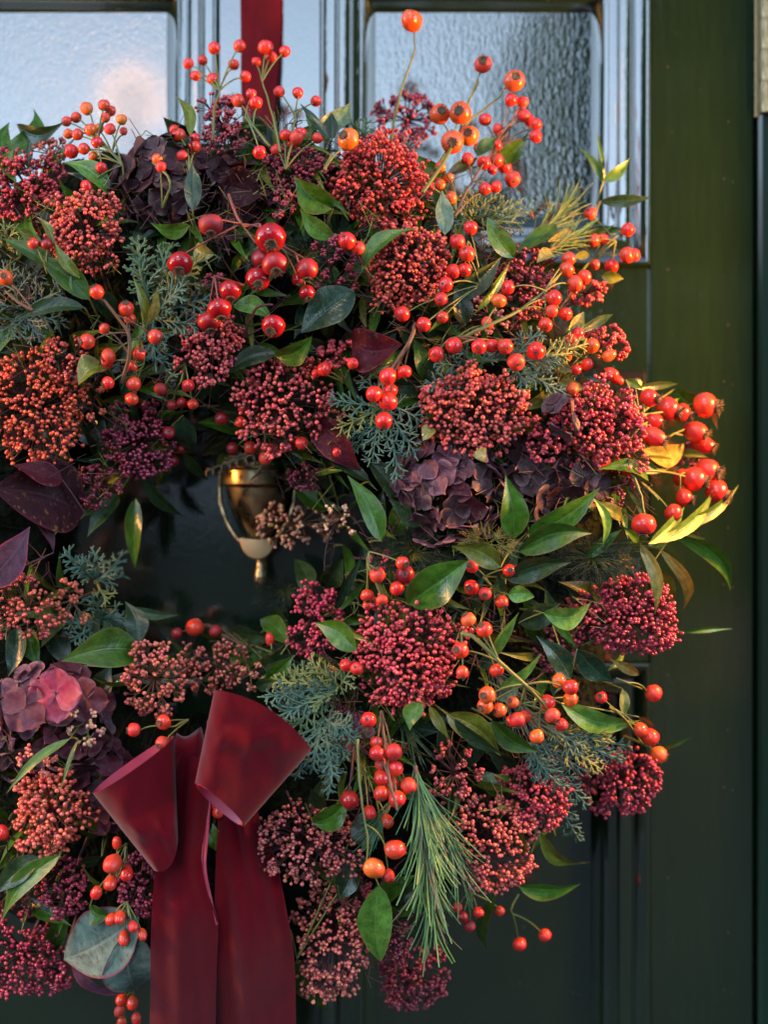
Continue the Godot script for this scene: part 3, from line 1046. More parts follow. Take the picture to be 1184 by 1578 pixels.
func street_lamp() -> void:
	var at := Vector3(-1.75, 0, 9.2)
	var t := thing("street_lamp", "street lamp with a warm globe on the far pavement", "street lamp", at)
	var p := mb()
	p.lathe(Vector3.ZERO, [Vector2(0.12, 0), Vector2(0.11, 0.5), Vector2(0.05, 0.7), Vector2(0.045, 4.1), Vector2(0.09, 4.15), Vector2(0, 4.2)], 14)
	part(t, "post", p.done(), M["iron"])
	var em := mat(Color.WHITE, 0.6)
	em.emission_enabled = true
	em.emission = Color(1.0, 0.70, 0.42)
	em.emission_energy_multiplier = 6.0
	var g := mb()
	g.lathe(Vector3(0, 4.36, 0), [Vector2(0, -0.2), Vector2(0.12, -0.16), Vector2(0.2, 0), Vector2(0.14, 0.14), Vector2(0, 0.2)], 16)
	part(t, "globe", g.done(), em)
	var l := OmniLight3D.new()
	l.name = "globe_light"
	l.light_color = Color(1.0, 0.70, 0.42)
	l.light_energy = 3.0
	l.light_size = 0.2
	l.omni_range = 20.0
	l.omni_attenuation = 2.0
	l.shadow_enabled = true
	l.position = Vector3(0, 4.36, 0)
	t.add_child(l)

func lantern(label: String, at: Vector3, power: float) -> void:
	var t := thing("wall_lantern", label, "lantern", at, "lanterns on the wall beside the door")
	var back := mb()
	back.box(Vector3(-0.035, -0.02, 0.0505 - at.z), Vector3(0.035, 0.12, 0.062 - at.z), 0.002)
	part(t, "backplate", back.done(), M["iron"])
	var arm := mb()
	arm.tube(bez(Vector3(0, 0.06, 0.06 - at.z), Vector3(0, 0.16, -0.03), Vector3(0, 0.105, 0), 8), 0.006, 0.005, 8)
	part(t, "bracket", arm.done(), M["iron"])
	var cap := mb()
	cap.lathe(Vector3.ZERO, [Vector2(0.062, 0.07), Vector2(0.062, 0.074), Vector2(0.02, 0.1), Vector2(0.006, 0.11), Vector2(0, 0.112)], 6)
	cap.lathe(Vector3.ZERO, [Vector2(0, -0.085), Vector2(0.04, -0.085), Vector2(0.04, -0.078), Vector2(0, -0.078)], 6)
	part(t, "cap", cap.done(), M["iron"])
	for k in 6:
		var b := mb()
		var a := TAU * k / 6.0
		var d := Vector3(cos(a), 0, sin(a))
		b.tube([d * 0.04 + Vector3(0, -0.08, 0), d * 0.056 + Vector3(0, 0.072, 0)], 0.0025, 0.0025, 5)
		part(t, "bar", b.done(), M["iron"])
	var em := mat(Color.WHITE, 0.6)
	em.emission_enabled = true
	em.emission = Color(1.0, 0.66, 0.28)
	em.emission_energy_multiplier = 4.0
	var bulb := mb()
	bulb.lathe(Vector3.ZERO, [Vector2(0, -0.03), Vector2(0.016, -0.026), Vector2(0.026, -0.008), Vector2(0.025, 0.01), Vector2(0.014, 0.032), Vector2(0.012, 0.05), Vector2(0, 0.052)], 16)
	part(t, "bulb", bulb.done(), em)
	var l := OmniLight3D.new()
	l.name = "bulb_light"
	l.light_color = Color(1.0, 0.66, 0.28)
	l.light_energy = power
	l.light_size = 0.025
	l.omni_range = 8.0
	l.omni_attenuation = 2.0
	l.shadow_enabled = true
	t.add_child(l)

func _ready() -> void:
	rng.seed = 20241201
	# ---- camera
	var cam := Camera3D.new()
	cam.name = "camera"
	cam.position = Vector3(0, CY, D)
	var at := CameraAttributesPhysical.new()
	at.frustum_focal_length = 12.0 / (789.0 * K / D)
	at.frustum_focus_distance = 0.78
	at.exposure_aperture = 2.4
	at.frustum_near = 0.05
	at.frustum_far = 300.0
	cam.attributes = at
	cam.fov = rad_to_deg(2.0 * atan(789.0 * K / D))
	cam.near = 0.05
	cam.far = 300.0
	add_child(cam)
	cam.current = true
	# ---- sky, sun, exposure
	var env := Environment.new()
	env.background_mode = Environment.BG_SKY
	var sky := Sky.new()
	var pm := ProceduralSkyMaterial.new()
	pm.sky_top_color = Color(0.22, 0.27, 0.36)
	pm.sky_horizon_color = Color(0.80, 0.90, 1.0)
	pm.sky_curve = 0.22
	pm.ground_bottom_color = Color(0.12, 0.12, 0.12)
	pm.ground_horizon_color = Color(0.25, 0.26, 0.28)
	pm.sky_energy_multiplier = SKY
	sky.sky_material = pm
	env.sky = sky
	env.tonemap_mode = Environment.TONE_MAPPER_LINEAR
	env.tonemap_exposure = EXPO
	env.sdfgi_enabled = true
	env.ssao_enabled = true
	env.ssil_enabled = true
	var we := WorldEnvironment.new()
	we.name = "daylight"
	we.environment = env
	add_child(we)
	var sun := DirectionalLight3D.new()
	sun.name = "sun"
	sun.light_color = Color(1.0, 0.93, 0.82)
	sun.light_energy = SUN
	sun.light_angular_distance = 12.0
	sun.shadow_enabled = true
	add_child(sun)
	sun.look_at_from_position(Vector3(-0.9, 2.6, 2.2), Vector3.ZERO)
	materials()
	unit_shapes()
	# ---- the door and its surroundings
	build_surroundings()
	build_door()
	lantern("black lantern with a warm bulb on the wall right of the door", Vector3(0.41, CY + 0.13, 0.15), LAMP * 0.72)
	lantern("black lantern with a warm bulb on the wall left of the door", Vector3(-0.66, CY + 0.06, 0.21), LAMP * 0.48)
	street_lamp()
	# ---- the wreath
	wreath_base()
	ribbons()
	flower_heads()
	hydrangeas()
	conifers()
	leaves()
	fruits()
	fillers()
	for c in get_children():
		for p in [c] + c.get_children():
			if p.has_meta("taken"): p.remove_meta("taken")
			for q in p.get_children():
				if q.has_meta("taken"): q.remove_meta("taken")

const SKY := 3.4
const SUN := 0.5
const EXPO := 0.84
const LAMP := 1.4

func wreath_base() -> void:
	var o := P(325, 850, 0.045)
	var t := thing("wreath_base", "round moss-covered wreath ring behind the flowers and berries", "wreath base", o)
	var s := sc(0.045)
	var b := mb()
	var rows := []
	var nz := noise(9.0, 51)
	for i in 121:
		var a := TAU * i / 120.0
		var row := []
		for j in 25:
			var c := TAU * j / 24.0
			var d := Vector3(cos(a), sin(a), 0)
			var k := 1.0 + 0.22 * nz.get_noise_3d(cos(a) * 3.0 + cos(c), sin(a) * 3.0 + sin(c), cos(c * 2))
			row.append(d * (445 * s + cos(c) * 185 * s * k) + Vector3(0, 0, sin(c) * 0.034 * k))
		rows.append(row)
	b.grid(rows)
	part(t, "moss_ring", b.done(), M["moss"])
	var w := mb()
	for k in 40:
		var a := TAU * k / 40.0
		var pts := []
		for j in 13:
			var c := TAU * j / 12.0
			var d := Vector3(cos(a + c * 0.012), sin(a + c * 0.012), 0)
			pts.append(d * (445 * s + cos(c) * 192 * s) + Vector3(0, 0, sin(c) * 0.038))
		w.tube(pts, 0.0006, 0.0006, 4)
	part(t, "binding_wire", w.done(), M["iron"])

func ribbons() -> void:
	var o := P(400, 140, 0.02)
	var t := thing("hanging_ribbon", "dark red velvet ribbon the wreath hangs from, running up the door", "ribbon", o)
	part(t, "band", ribbon_sheet(o, [[371, -330, 431, -330, 0.006], [370, -60, 432, -60, 0.008], [371, 60, 429, 60, 0.012], [372, 150, 424, 150, 0.020], [377, 220, 415, 220, 0.034], [385, 290, 405, 290, 0.05]], 0.0015), M["velvet"])
	part(t, "band", ribbon_sheet(o, [[388, -330, 440, -330, 0.003], [390, -60, 436, -60, 0.004], [391, 60, 434, 60, 0.007], [388, 150, 428, 150, 0.014], [385, 220, 420, 220, 0.026], [385, 290, 410, 290, 0.04]], 0.001), M["velvet"])
	o = P(290, 1150, 0.12)
	t = thing("velvet_bow", "dark red velvet bow with two loops and two hanging tails", "ribbon bow", o)
	part(t, "tail", ribbon_sheet(o, [[280, 1138, 312, 1138, 0.108], [270, 1172, 324, 1172, 0.118], [262, 1225, 322, 1235, 0.124], [243, 1310, 311, 1320, 0.128], [237, 1360, 318, 1370, 0.130], [233, 1430, 334, 1420, 0.131], [231, 1510, 333, 1500, 0.124], [229, 1600, 332, 1600, 0.112], [225, 1760, 330, 1790, 0.095]], 0.0035), M["velvet"])
	part(t, "tail", ribbon_sheet(o, [[318, 1110, 372, 1110, 0.108], [326, 1190, 385, 1190, 0.116], [335, 1260, 402, 1270, 0.119], [333, 1330, 425, 1330, 0.122], [331, 1400, 440, 1395, 0.124], [331, 1480, 453, 1480, 0.120], [332, 1590, 456, 1590, 0.108], [334, 1780, 456, 1760, 0.092]], 0.005), M["velvet"])
	var tw := part(t, "tail_edge", ribbon_sheet(o, [[318, 1215, 326, 1215, 0.1225], [313, 1280, 322, 1280, 0.125], [309, 1330, 318, 1335, 0.127], [318, 1380, 326, 1384, 0.129], [331, 1425, 336, 1425, 0.129]], 0.001), M["satin"])
	var lp := [[Vector2(300, 1208), Vector2(376, 1273), Vector2(330, 1064), Vector2(480, 1156), 0.150], [Vector2(142, 1222), Vector2(268, 1134), Vector2(236, 1340), Vector2(274, 1292), 0.140]]
	for q in lp:
		var l := part(t, "loop", loop_mesh(o, q[0], q[1], q[2], q[3], q[4], 0.011, false), M["velvet"])
		part(l, "lining", loop_mesh(o, q[0], q[1], q[2], q[3], q[4], 0.0098, true), M["satin"])
	var k := mb(o)
	var rows := []
	for i in 9:
		var u := i / 8.0
		var row := []
		for j in 17:
			var a := TAU * j / 16.0
			row.append(P(lerpf(266, 316, u), 1158 + 6 * sin(u * 5.0), 0.112) + Vector3(0, cos(a), sin(a) * 0.75) * (0.012 - 0.003 * sin(PI * u)) * (1.0 + 0.10 * sin(a * 7.0 + u * 3.0)) * (0.25 if i == 0 or i == 8 else 1.0))
		rows.append(row)
	k.grid(rows, true)
	part(t, "knot", k.done(), M["velvet"])

func flower_heads() -> void:
	var coral := Color(.46, .070, .062)
	var red := Color(.42, .040, .045)
	var pink := Color(.44, .070, .090)
	var wine := Color(.20, .022, .048)
	var mauve := Color(.25, .060, .075)
	var plum := Color(.135, .016, .036)
	var beige := Color(.42, .21, .17)
	var rust := Color(.36, .075, .05)
	var ember := Color(.50, .070, .042)
	head("glowing orange red bud cluster at the left edge above the burgundy leaf", 55, 625, 82, 92, 330, 4.8, ember, 0.004)
	head("red pink bud cluster just right of the glowing orange one", 105, 555, 42, 40, 90, 4.8, Color(.40, .06, .06), -0.002)
	head("dense coral red bud cluster beside the dark burgundy hydrangea at upper left", 130, 355, 58, 64, 290, 4.9, coral, 0.008)
	head("dark pink bud cluster at the left edge behind the dense coral one", 45, 295, 60, 58, 230, 4.8, Color(.34, .035, .055), -0.008)
	head("small dusty pink bud cluster against the lit door panel at upper left", 75, 235, 36, 26, 90, 4.4, Color(.42, .11, .09), -0.018)
	head("small wine red bud cluster under the curling leaves at the left edge", 12, 270, 28, 34, 60, 4.6, wine, -0.004)
	head("slim mauve bud cluster standing in front of the hanging ribbon", 345, 195, 36, 56, 170, 4.4, Color(.28, .035, .06), -0.012)
	head("largest bright red bud cluster, below the tall single orange hip", 585, 278, 80, 88, 430, 5.0, red, 0.008, "s_red")
	head("purple red bud cluster spread against the pale door panel at the top", 628, 180, 54, 42, 150, 4.2, Color(.25, .022, .055), -0.022)
	head("wine red bud cluster between the ribbon and the largest red cluster", 455, 268, 54, 48, 200, 4.5, Color(.26, .03, .055), -0.006)
	head("small wine bud cluster hanging left of the yellow-patched leaf", 432, 315, 24, 22, 40, 4.4, wine, 0.0)
	head("dense brick red bud cluster directly under the largest red one", 630, 412, 64, 66, 330, 5.0, Color(.40, .055, .05), 0.010)
	head("sparse wine bud cluster beside two red berries under the largest cluster", 520, 385, 34, 28, 55, 4.6, wine, 0.006)
	head("pinkish red bud cluster with dark hips tucked in its top", 326, 530, 50, 58, 210, 5.0, pink, 0.010)
	head("open pink red bud cluster above the brass knocker", 436, 617, 76, 76, 290, 5.2, pink, 0.012)
	head("small dark red bud cluster between two dark leaves above centre", 515, 545, 28, 26, 50, 5.0, Color(.33, .035, .06), 0.0)
	head("few dark buds below the large blue green leaf in the centre", 515, 435, 40, 24, 45, 4.6, wine, -0.004)
	head("dark magenta bud cluster left of the wreath opening", 212, 680, 52, 64, 210, 5.0, Color(.19, .020, .055), 0.004)
	head("dark magenta bud cluster hanging lowest on the upper left of the opening", 148, 748, 34, 38, 100, 4.6, plum, 0.0)
	head("sparse rust buds at the left under the berry spray", 140, 620, 34, 30, 40, 4.6, rust, -0.006)
	head("open coral pink bud cluster above the dusky hydrangea", 735, 632, 80, 66, 330, 5.3, Color(.46, .075, .075), 0.012)
	head("sparse pink buds at the left shoulder of the open coral cluster", 668, 608, 24, 24, 26, 5.0, pink, 0.006)
	head("wide magenta red bud cluster at the right edge under the conifer tip", 915, 655, 82, 72, 380, 5.2, Color(.38, .045, .075), 0.012)
	head("sparse magenta buds left of the wide magenta cluster", 838, 680, 32, 36, 60, 4.9, Color(.34, .04, .075), 0.004)
	head("small red bud cluster against the green paint at the upper right", 938, 527, 32, 30, 90, 4.9, Color(.36, .045, .055), 0.0)
	head("purplish red bud cluster behind the upper right berry spray", 805, 440, 52, 60, 210, 4.8, Color(.30, .035, .055), -0.004)
	head("small red bud cluster at the tip of the upper right berry spray", 905, 452, 34, 24, 80, 4.8, Color(.38, .045, .06), 0.0)
	head("scattered pale pink buds beside the upper right twig", 755, 485, 40, 36, 40, 4.6, Color(.40, .13, .12), -0.002)
	head("beige pink loose bud cluster reaching over the brass knocker", 455, 805, 66, 40, 110, 4.6, beige, 0.006, "s_brown", Vector2(-0.5, 0))
	head("tiny plum bud cluster touching the rim of the brass knocker", 468, 735, 26, 24, 50, 4.6, plum, 0.0)
	head("few cream buds on bare stalks by the dark leaf right of the knocker", 525, 800, 26, 34, 26, 4.4, Color(.48, .27, .23), 0.004, "s_brown")
	head("sparse brownish red bud cluster at the left edge under the purple leaf", 40, 935, 56, 52, 130, 5.0, Color(.34, .06, .055), 0.002, "s_brown")
	head("little rust bud cluster left of the opening beside the blue conifer", 108, 925, 28, 40, 45, 4.8, rust, -0.002, "s_brown")
	head("magenta bud cluster right of the opening by the slim dark leaves", 488, 955, 42, 60, 140, 5.2, Color(.34, .03, .07), 0.006)
	head("tiny magenta bud cluster above the berry sprig in the centre", 588, 862, 20, 20, 32, 4.8, Color(.30, .03, .07), -0.002)
	head("biggest open magenta pink bud cluster beside the green berry spray", 632, 1012, 86, 90, 420, 5.3, Color(.42, .048, .078), 0.014)
	head("open coral bud cluster above the left bow loop", 235, 1048, 50, 66, 150, 5.2, Color(.40, .085, .075), 0.012, "s_brown")
	head("brownish loose bud cluster above the right bow loop", 330, 1030, 56, 46, 120, 4.9, Color(.30, .065, .06), 0.002, "s_brown")
	head("few brown buds on a bare stalk above the blue conifer", 385, 1040, 24, 26, 24, 4.6, Color(.33, .10, .075), 0.0, "s_brown")
	head("dense dark magenta bud cluster at the right edge below the golden leaves", 965, 950, 84, 66, 400, 5.0, Color(.28, .028, .060), 0.010)
	head("dark red buds in the shadow under the dark leaves on the right", 855, 1000, 38, 48, 80, 4.8, plum, -0.012)
	head("bright coral bud cluster at the lower left beside the bow", 75, 1255, 64, 70, 230, 5.6, Color(.48, .090, .075), 0.012, "s_red")
	head("sparse coral buds near the slim leaf at the lower left", 62, 1165, 30, 26, 40, 5.0, Color(.42, .10, .09), 0.008)
	head("pale buds on green stalks in front of the mauve hydrangea", 130, 1115, 34, 34, 30, 4.8, Color(.42, .22, .18), 0.012, "s_green")
	head("purple bud cluster below the bright coral one at the lower left", 100, 1370, 40, 52, 120, 5.0, Color(.24, .028, .065), 0.0)
	head("wine red bud cluster at the bottom left corner", 30, 1475, 80, 62, 260, 5.0, Color(.25, .024, .058), 0.004)
	head("dull purple buds at the left edge in the shade", 22, 1370, 34, 40, 60, 5.0, Color(.18, .03, .05), -0.012)
	head("loose purple bud cluster over the grey leaf at the bottom left", 85, 1500, 36, 30, 50, 5.0, Color(.26, .03, .075), 0.002)
	head("purple bud cluster beside the left ribbon tail", 212, 1365, 34, 56, 120, 5.0, Color(.20, .024, .06), 0.0)
	head("dusty rose bud cluster right of the right ribbon tail", 468, 1300, 82, 64, 280, 5.0, Color(.32, .075, .085), 0.004)
	head("hanging dusty rose bud cluster with bare stems at the bottom", 515, 1445, 58, 98, 330, 5.0, Color(.36, .085, .085), 0.0, "s_wine", Vector2(0, -0.4))
	head("dark bud cluster hanging lowest in the bottom middle", 632, 1508, 54, 54, 220, 4.8, plum, -0.008)
	head("rose coral bud cluster right of the long pine needles", 748, 1300, 74, 80, 330, 5.3, Color(.40, .075, .080), 0.008)
	head("crimson bud cluster above the rose coral one at the lower right", 825, 1222, 60, 56, 230, 5.2, Color(.34, .035, .06), 0.0)
	head("dark magenta bud cluster at the lower right edge against the door", 958, 1205, 60, 52, 220, 5.0, Color(.26, .026, .058), -0.002)
	head("dark wine buds behind the blue conifer at the lower right", 895, 1165, 46, 34, 90, 4.8, plum, -0.012)
	head("loose mauve bud cluster above the pine needles", 700, 1195, 44, 44, 70, 5.0, Color(.30, .05, .065), 0.0)
	head("few dark buds at the far right among the big hips", 1070, 705, 30, 26, 40, 4.8, Color(.22, .03, .04), -0.006)
	head("dark red buds under the stems at the right edge", 940, 755, 40, 26, 60, 4.8, plum, -0.010)
	head("little wine buds between the dark hips at the top", 330, 445, 30, 30, 40, 4.6, wine, -0.004)
	head("drooping wine buds in the gap between the orange hips and the ribbon", 560, 1400, 34, 60, 120, 4.8, Color(.24, .03, .045), -0.010, "s_wine", Vector2(0, -0.4))
	head("shaded wine buds behind the round-ended light green leaf", 600, 1440, 40, 44, 110, 4.8, plum, -0.014)
	head("tiny pink buds at the lit conifer on the upper right", 850, 330, 34, 18, 40, 4.2, Color(.32, .08, .07), -0.012)

func hydrangeas() -> void:
	hydrangea("dark burgundy hydrangea head at the top left below the ribbon", 255, 285, 72, 68, 22, 30, ["p_dark", "p_dusk", "p_dark"], -0.004)
	hydrangea("almost black hydrangea head behind the dark hips", 355, 315, 62, 72, 20, 30, ["p_dark", "p_dark", "p_rose"], -0.014)
	hydrangea("dusky mauve brown hydrangea head in the right centre", 690, 755, 84, 82, 32, 30, ["p_dusk", "p_dusk", "p_mauve", "p_rose"], 0.0)
	hydrangea("shaded purple hydrangea head behind the upright green leaf", 835, 745, 84, 66, 26, 32, ["p_dusk", "p_dark", "p_dusk"], -0.010)
	var h := hydrangea("mauve hydrangea head at the left edge above the coral buds", 70, 1120, 104, 88, 34, 33, ["p_mauve", "p_dusk", "p_mauve", "p_rose"], -0.004)
	for q in [[85, 1068, 0.010, 44.0, "p_pink"], [38, 1092, 0.006, 40.0, "p_rose"], [132, 1078, 0.004, 40.0, "p_rose"]]:
		floret(h, P(q[0], q[1], zf(q[0], q[1]) + q[2]) - h.position, Vector3(-0.1, 0.15, 1).normalized(), q[3] * sc(0.13), M[q[4]])
	hydrangea("dark hydrangea head behind the left bow loop", 150, 1215, 60, 66, 14, 30, ["p_dark", "p_rose"], -0.020)
	hydrangea("two purple florets in the right hand magenta buds", 868, 640, 22, 26, 3, 26, ["p_dusk"], 0.016)
	hydrangea("pink florets hidden under the conifer in the middle", 540, 1118, 24, 28, 3, 24, ["p_mauve"], -0.012)

func conifers() -> void:
	conifer("blue green juniper left of the dark hips", "c_blue", Vector2(238, 490), [Vector2(305, 402), Vector2(318, 462), Vector2(262, 378), Vector2(212, 372), Vector2(300, 500), Vector2(262, 585), Vector2(240, 560), Vector2(210, 400), Vector2(282, 440)], 30, 2.6, 0.0, 8.0, "c_green")
	conifer("blue green juniper in the wreath centre below the red berries", "c_blue", Vector2(592, 625), [Vector2(512, 615), Vector2(520, 660), Vector2(545, 690), Vector2(575, 712), Vector2(612, 738), Vector2(648, 650), Vector2(560, 585), Vector2(520, 700), Vector2(600, 690), Vector2(640, 700)], 26, 1.9, 0.0, 9.0)
	conifer("juniper branch above the open coral buds", "c_blue", Vector2(735, 570), [Vector2(655, 595), Vector2(672, 560), Vector2(712, 542), Vector2(650, 630), Vector2(760, 545), Vector2(700, 600)], 24, 2.0, -0.002, 8.0, "c_green")
	conifer("yellow green juniper tip reaching right under the berries", "c_olive", Vector2(790, 560), [Vector2(912, 528), Vector2(868, 605), Vector2(830, 512), Vector2(858, 560), Vector2(880, 545), Vector2(815, 590)], 26, 2.2, 0.006, 8.0, "c_blue")
	conifer("small blue juniper left of the opening, upper sprig", "c_blue", Vector2(150, 895), [Vector2(188, 852), Vector2(192, 888), Vector2(122, 866), Vector2(165, 922), Vector2(100, 852), Vector2(150, 850)], 24, 2.0, -0.008)
	conifer("dim blue juniper left of the opening, lower sprig", "c_blue", Vector2(158, 955), [Vector2(100, 958), Vector2(112, 988), Vector2(186, 948), Vector2(178, 982), Vector2(140, 920)], 24, 2.0, -0.016)
	conifer("thick blue green juniper spreading above the right bow loop", "c_blue", Vector2(525, 1060), [Vector2(408, 1075), Vector2(425, 1052), Vector2(450, 1035), Vector2(480, 1022), Vector2(545, 1030), Vector2(418, 1110), Vector2(440, 1130), Vector2(480, 1090)], 28, 2.4, 0.002, 7.0, "c_green")
	conifer("juniper tips hanging beside the right bow loop", "c_blue", Vector2(498, 1105), [Vector2(548, 1140), Vector2(535, 1165), Vector2(512, 1195), Vector2(508, 1222), Vector2(482, 1185), Vector2(460, 1195), Vector2(540, 1118)], 24, 2.4, 0.008, 7.0)
	conifer("blue juniper tip pointing down at the lower right edge", "c_blue", Vector2(815, 1145), [Vector2(893, 1295), Vector2(905, 1240), Vector2(868, 1215), Vector2(850, 1190), Vector2(905, 1190), Vector2(940, 1165)], 26, 2.0, 0.0, 9.0)
	conifer("grey green juniper at the left edge under the orange hip", "c_grey", Vector2(38, 480), [Vector2(5, 410), Vector2(58, 420), Vector2(92, 450), Vector2(98, 500), Vector2(15, 520), Vector2(60, 520), Vector2(2, 470), Vector2(35, 420)], 30, 2.0, -0.012, 8.0)
	conifer("green conifer fluff behind the top right berries", "c_green", Vector2(735, 345), [Vector2(690, 315), Vector2(715, 300), Vector2(765, 298), Vector2(800, 310), Vector2(805, 345), Vector2(690, 345), Vector2(745, 300), Vector2(830, 320)], 26, 1.9, -0.016, 8.0, "c_blue")
	conifer("pale conifer sprig at the top behind the orange hip", "c_green", Vector2(560, 225), [Vector2(535, 180), Vector2(562, 185), Vector2(575, 200), Vector2(548, 200)], 18, 1.6, -0.020, 8.0)
	conifer("yellow green conifer under the small leaf at the left edge", "c_olive", Vector2(15, 385), [Vector2(5, 345), Vector2(22, 352), Vector2(30, 375), Vector2(0, 372)], 16, 1.8, -0.004)
	conifer("dry tan conifer twig lying across the knocker rim", "s_tan", Vector2(420, 692), [Vector2(318, 726), Vector2(350, 712), Vector2(388, 738)], 9, 1.8, 0.0, 8.0)
	conifer("brown tipped conifer sprig behind the lower right berries", "c_olive", Vector2(840, 1120), [Vector2(960, 1172), Vector2(940, 1140), Vector2(970, 1150), Vector2(900, 1150), Vector2(925, 1185)], 26, 2.0, -0.002, 8.0, "c_blue")
	pine("long green pine sprig hanging below the bright red berries", ["n_0", "n_1", "n_0", "n_1", "nb_1"], [Vector3(640, 1180, -0.012), Vector3(652, 1260, -0.002), Vector3(658, 1330, 0.004), Vector3(663, 1392, 0.006)], 150, 104, 0.40, 0.010, 0.0, 1.55)
	pine("second pine sprig fanning right behind the rose coral buds", ["n_0", "n_2"], [Vector3(640, 1190, -0.016), Vector3(675, 1260, -0.008), Vector3(695, 1310, -0.002)], 64, 100, 0.40, 0.004, 0.0, 1.5)
	pine("short pine needles behind the two orange hips", ["n_0", "n_2"], [Vector3(610, 1225, -0.014), Vector3(590, 1260, -0.004)], 26, 80, 0.30, 0.0, 0.0, 0.8)
	pine("yellow green pine sprig standing up at the upper right", ["ny_0", "ny_1"], [Vector3(795, 395, -0.014), Vector3(850, 345, -0.008), Vector3(872, 322, 0.0)], 70, 78, 0.46, 0.002, 0.25, 1.4)
	pine("green pine needles pointing right at the upper right edge", ["ny_1", "n_0"], [Vector3(815, 405, -0.014), Vector3(865, 375, -0.008), Vector3(895, 360, 0.0)], 56, 74, 0.46, 0.000, 0.2, 1.4)
	pine("blue grey pine needles behind the large green berry spray", ["nb_0", "nb_0", "nb_1"], [Vector3(750, 1020, -0.016), Vector3(800, 1090, -0.010), Vector3(850, 1140, -0.006)], 90, 86, 0.62, -0.008, 0.0, 0.9)
	pine("dark pine needles under the biggest magenta buds", ["n_2"], [Vector3(615, 1095, -0.020), Vector3(630, 1130, -0.014)], 30, 70, 0.4, -0.010, 0.0, 0.9)
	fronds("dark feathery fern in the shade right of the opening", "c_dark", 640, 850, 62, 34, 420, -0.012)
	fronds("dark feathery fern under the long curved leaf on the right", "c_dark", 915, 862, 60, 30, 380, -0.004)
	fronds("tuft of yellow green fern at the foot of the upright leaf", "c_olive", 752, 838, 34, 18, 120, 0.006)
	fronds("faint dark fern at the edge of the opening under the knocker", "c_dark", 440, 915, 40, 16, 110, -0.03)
	fronds("dark green fern left of the blue green leaf in the centre", "c_dark", 475, 395, 40, 30, 200, -0.016)

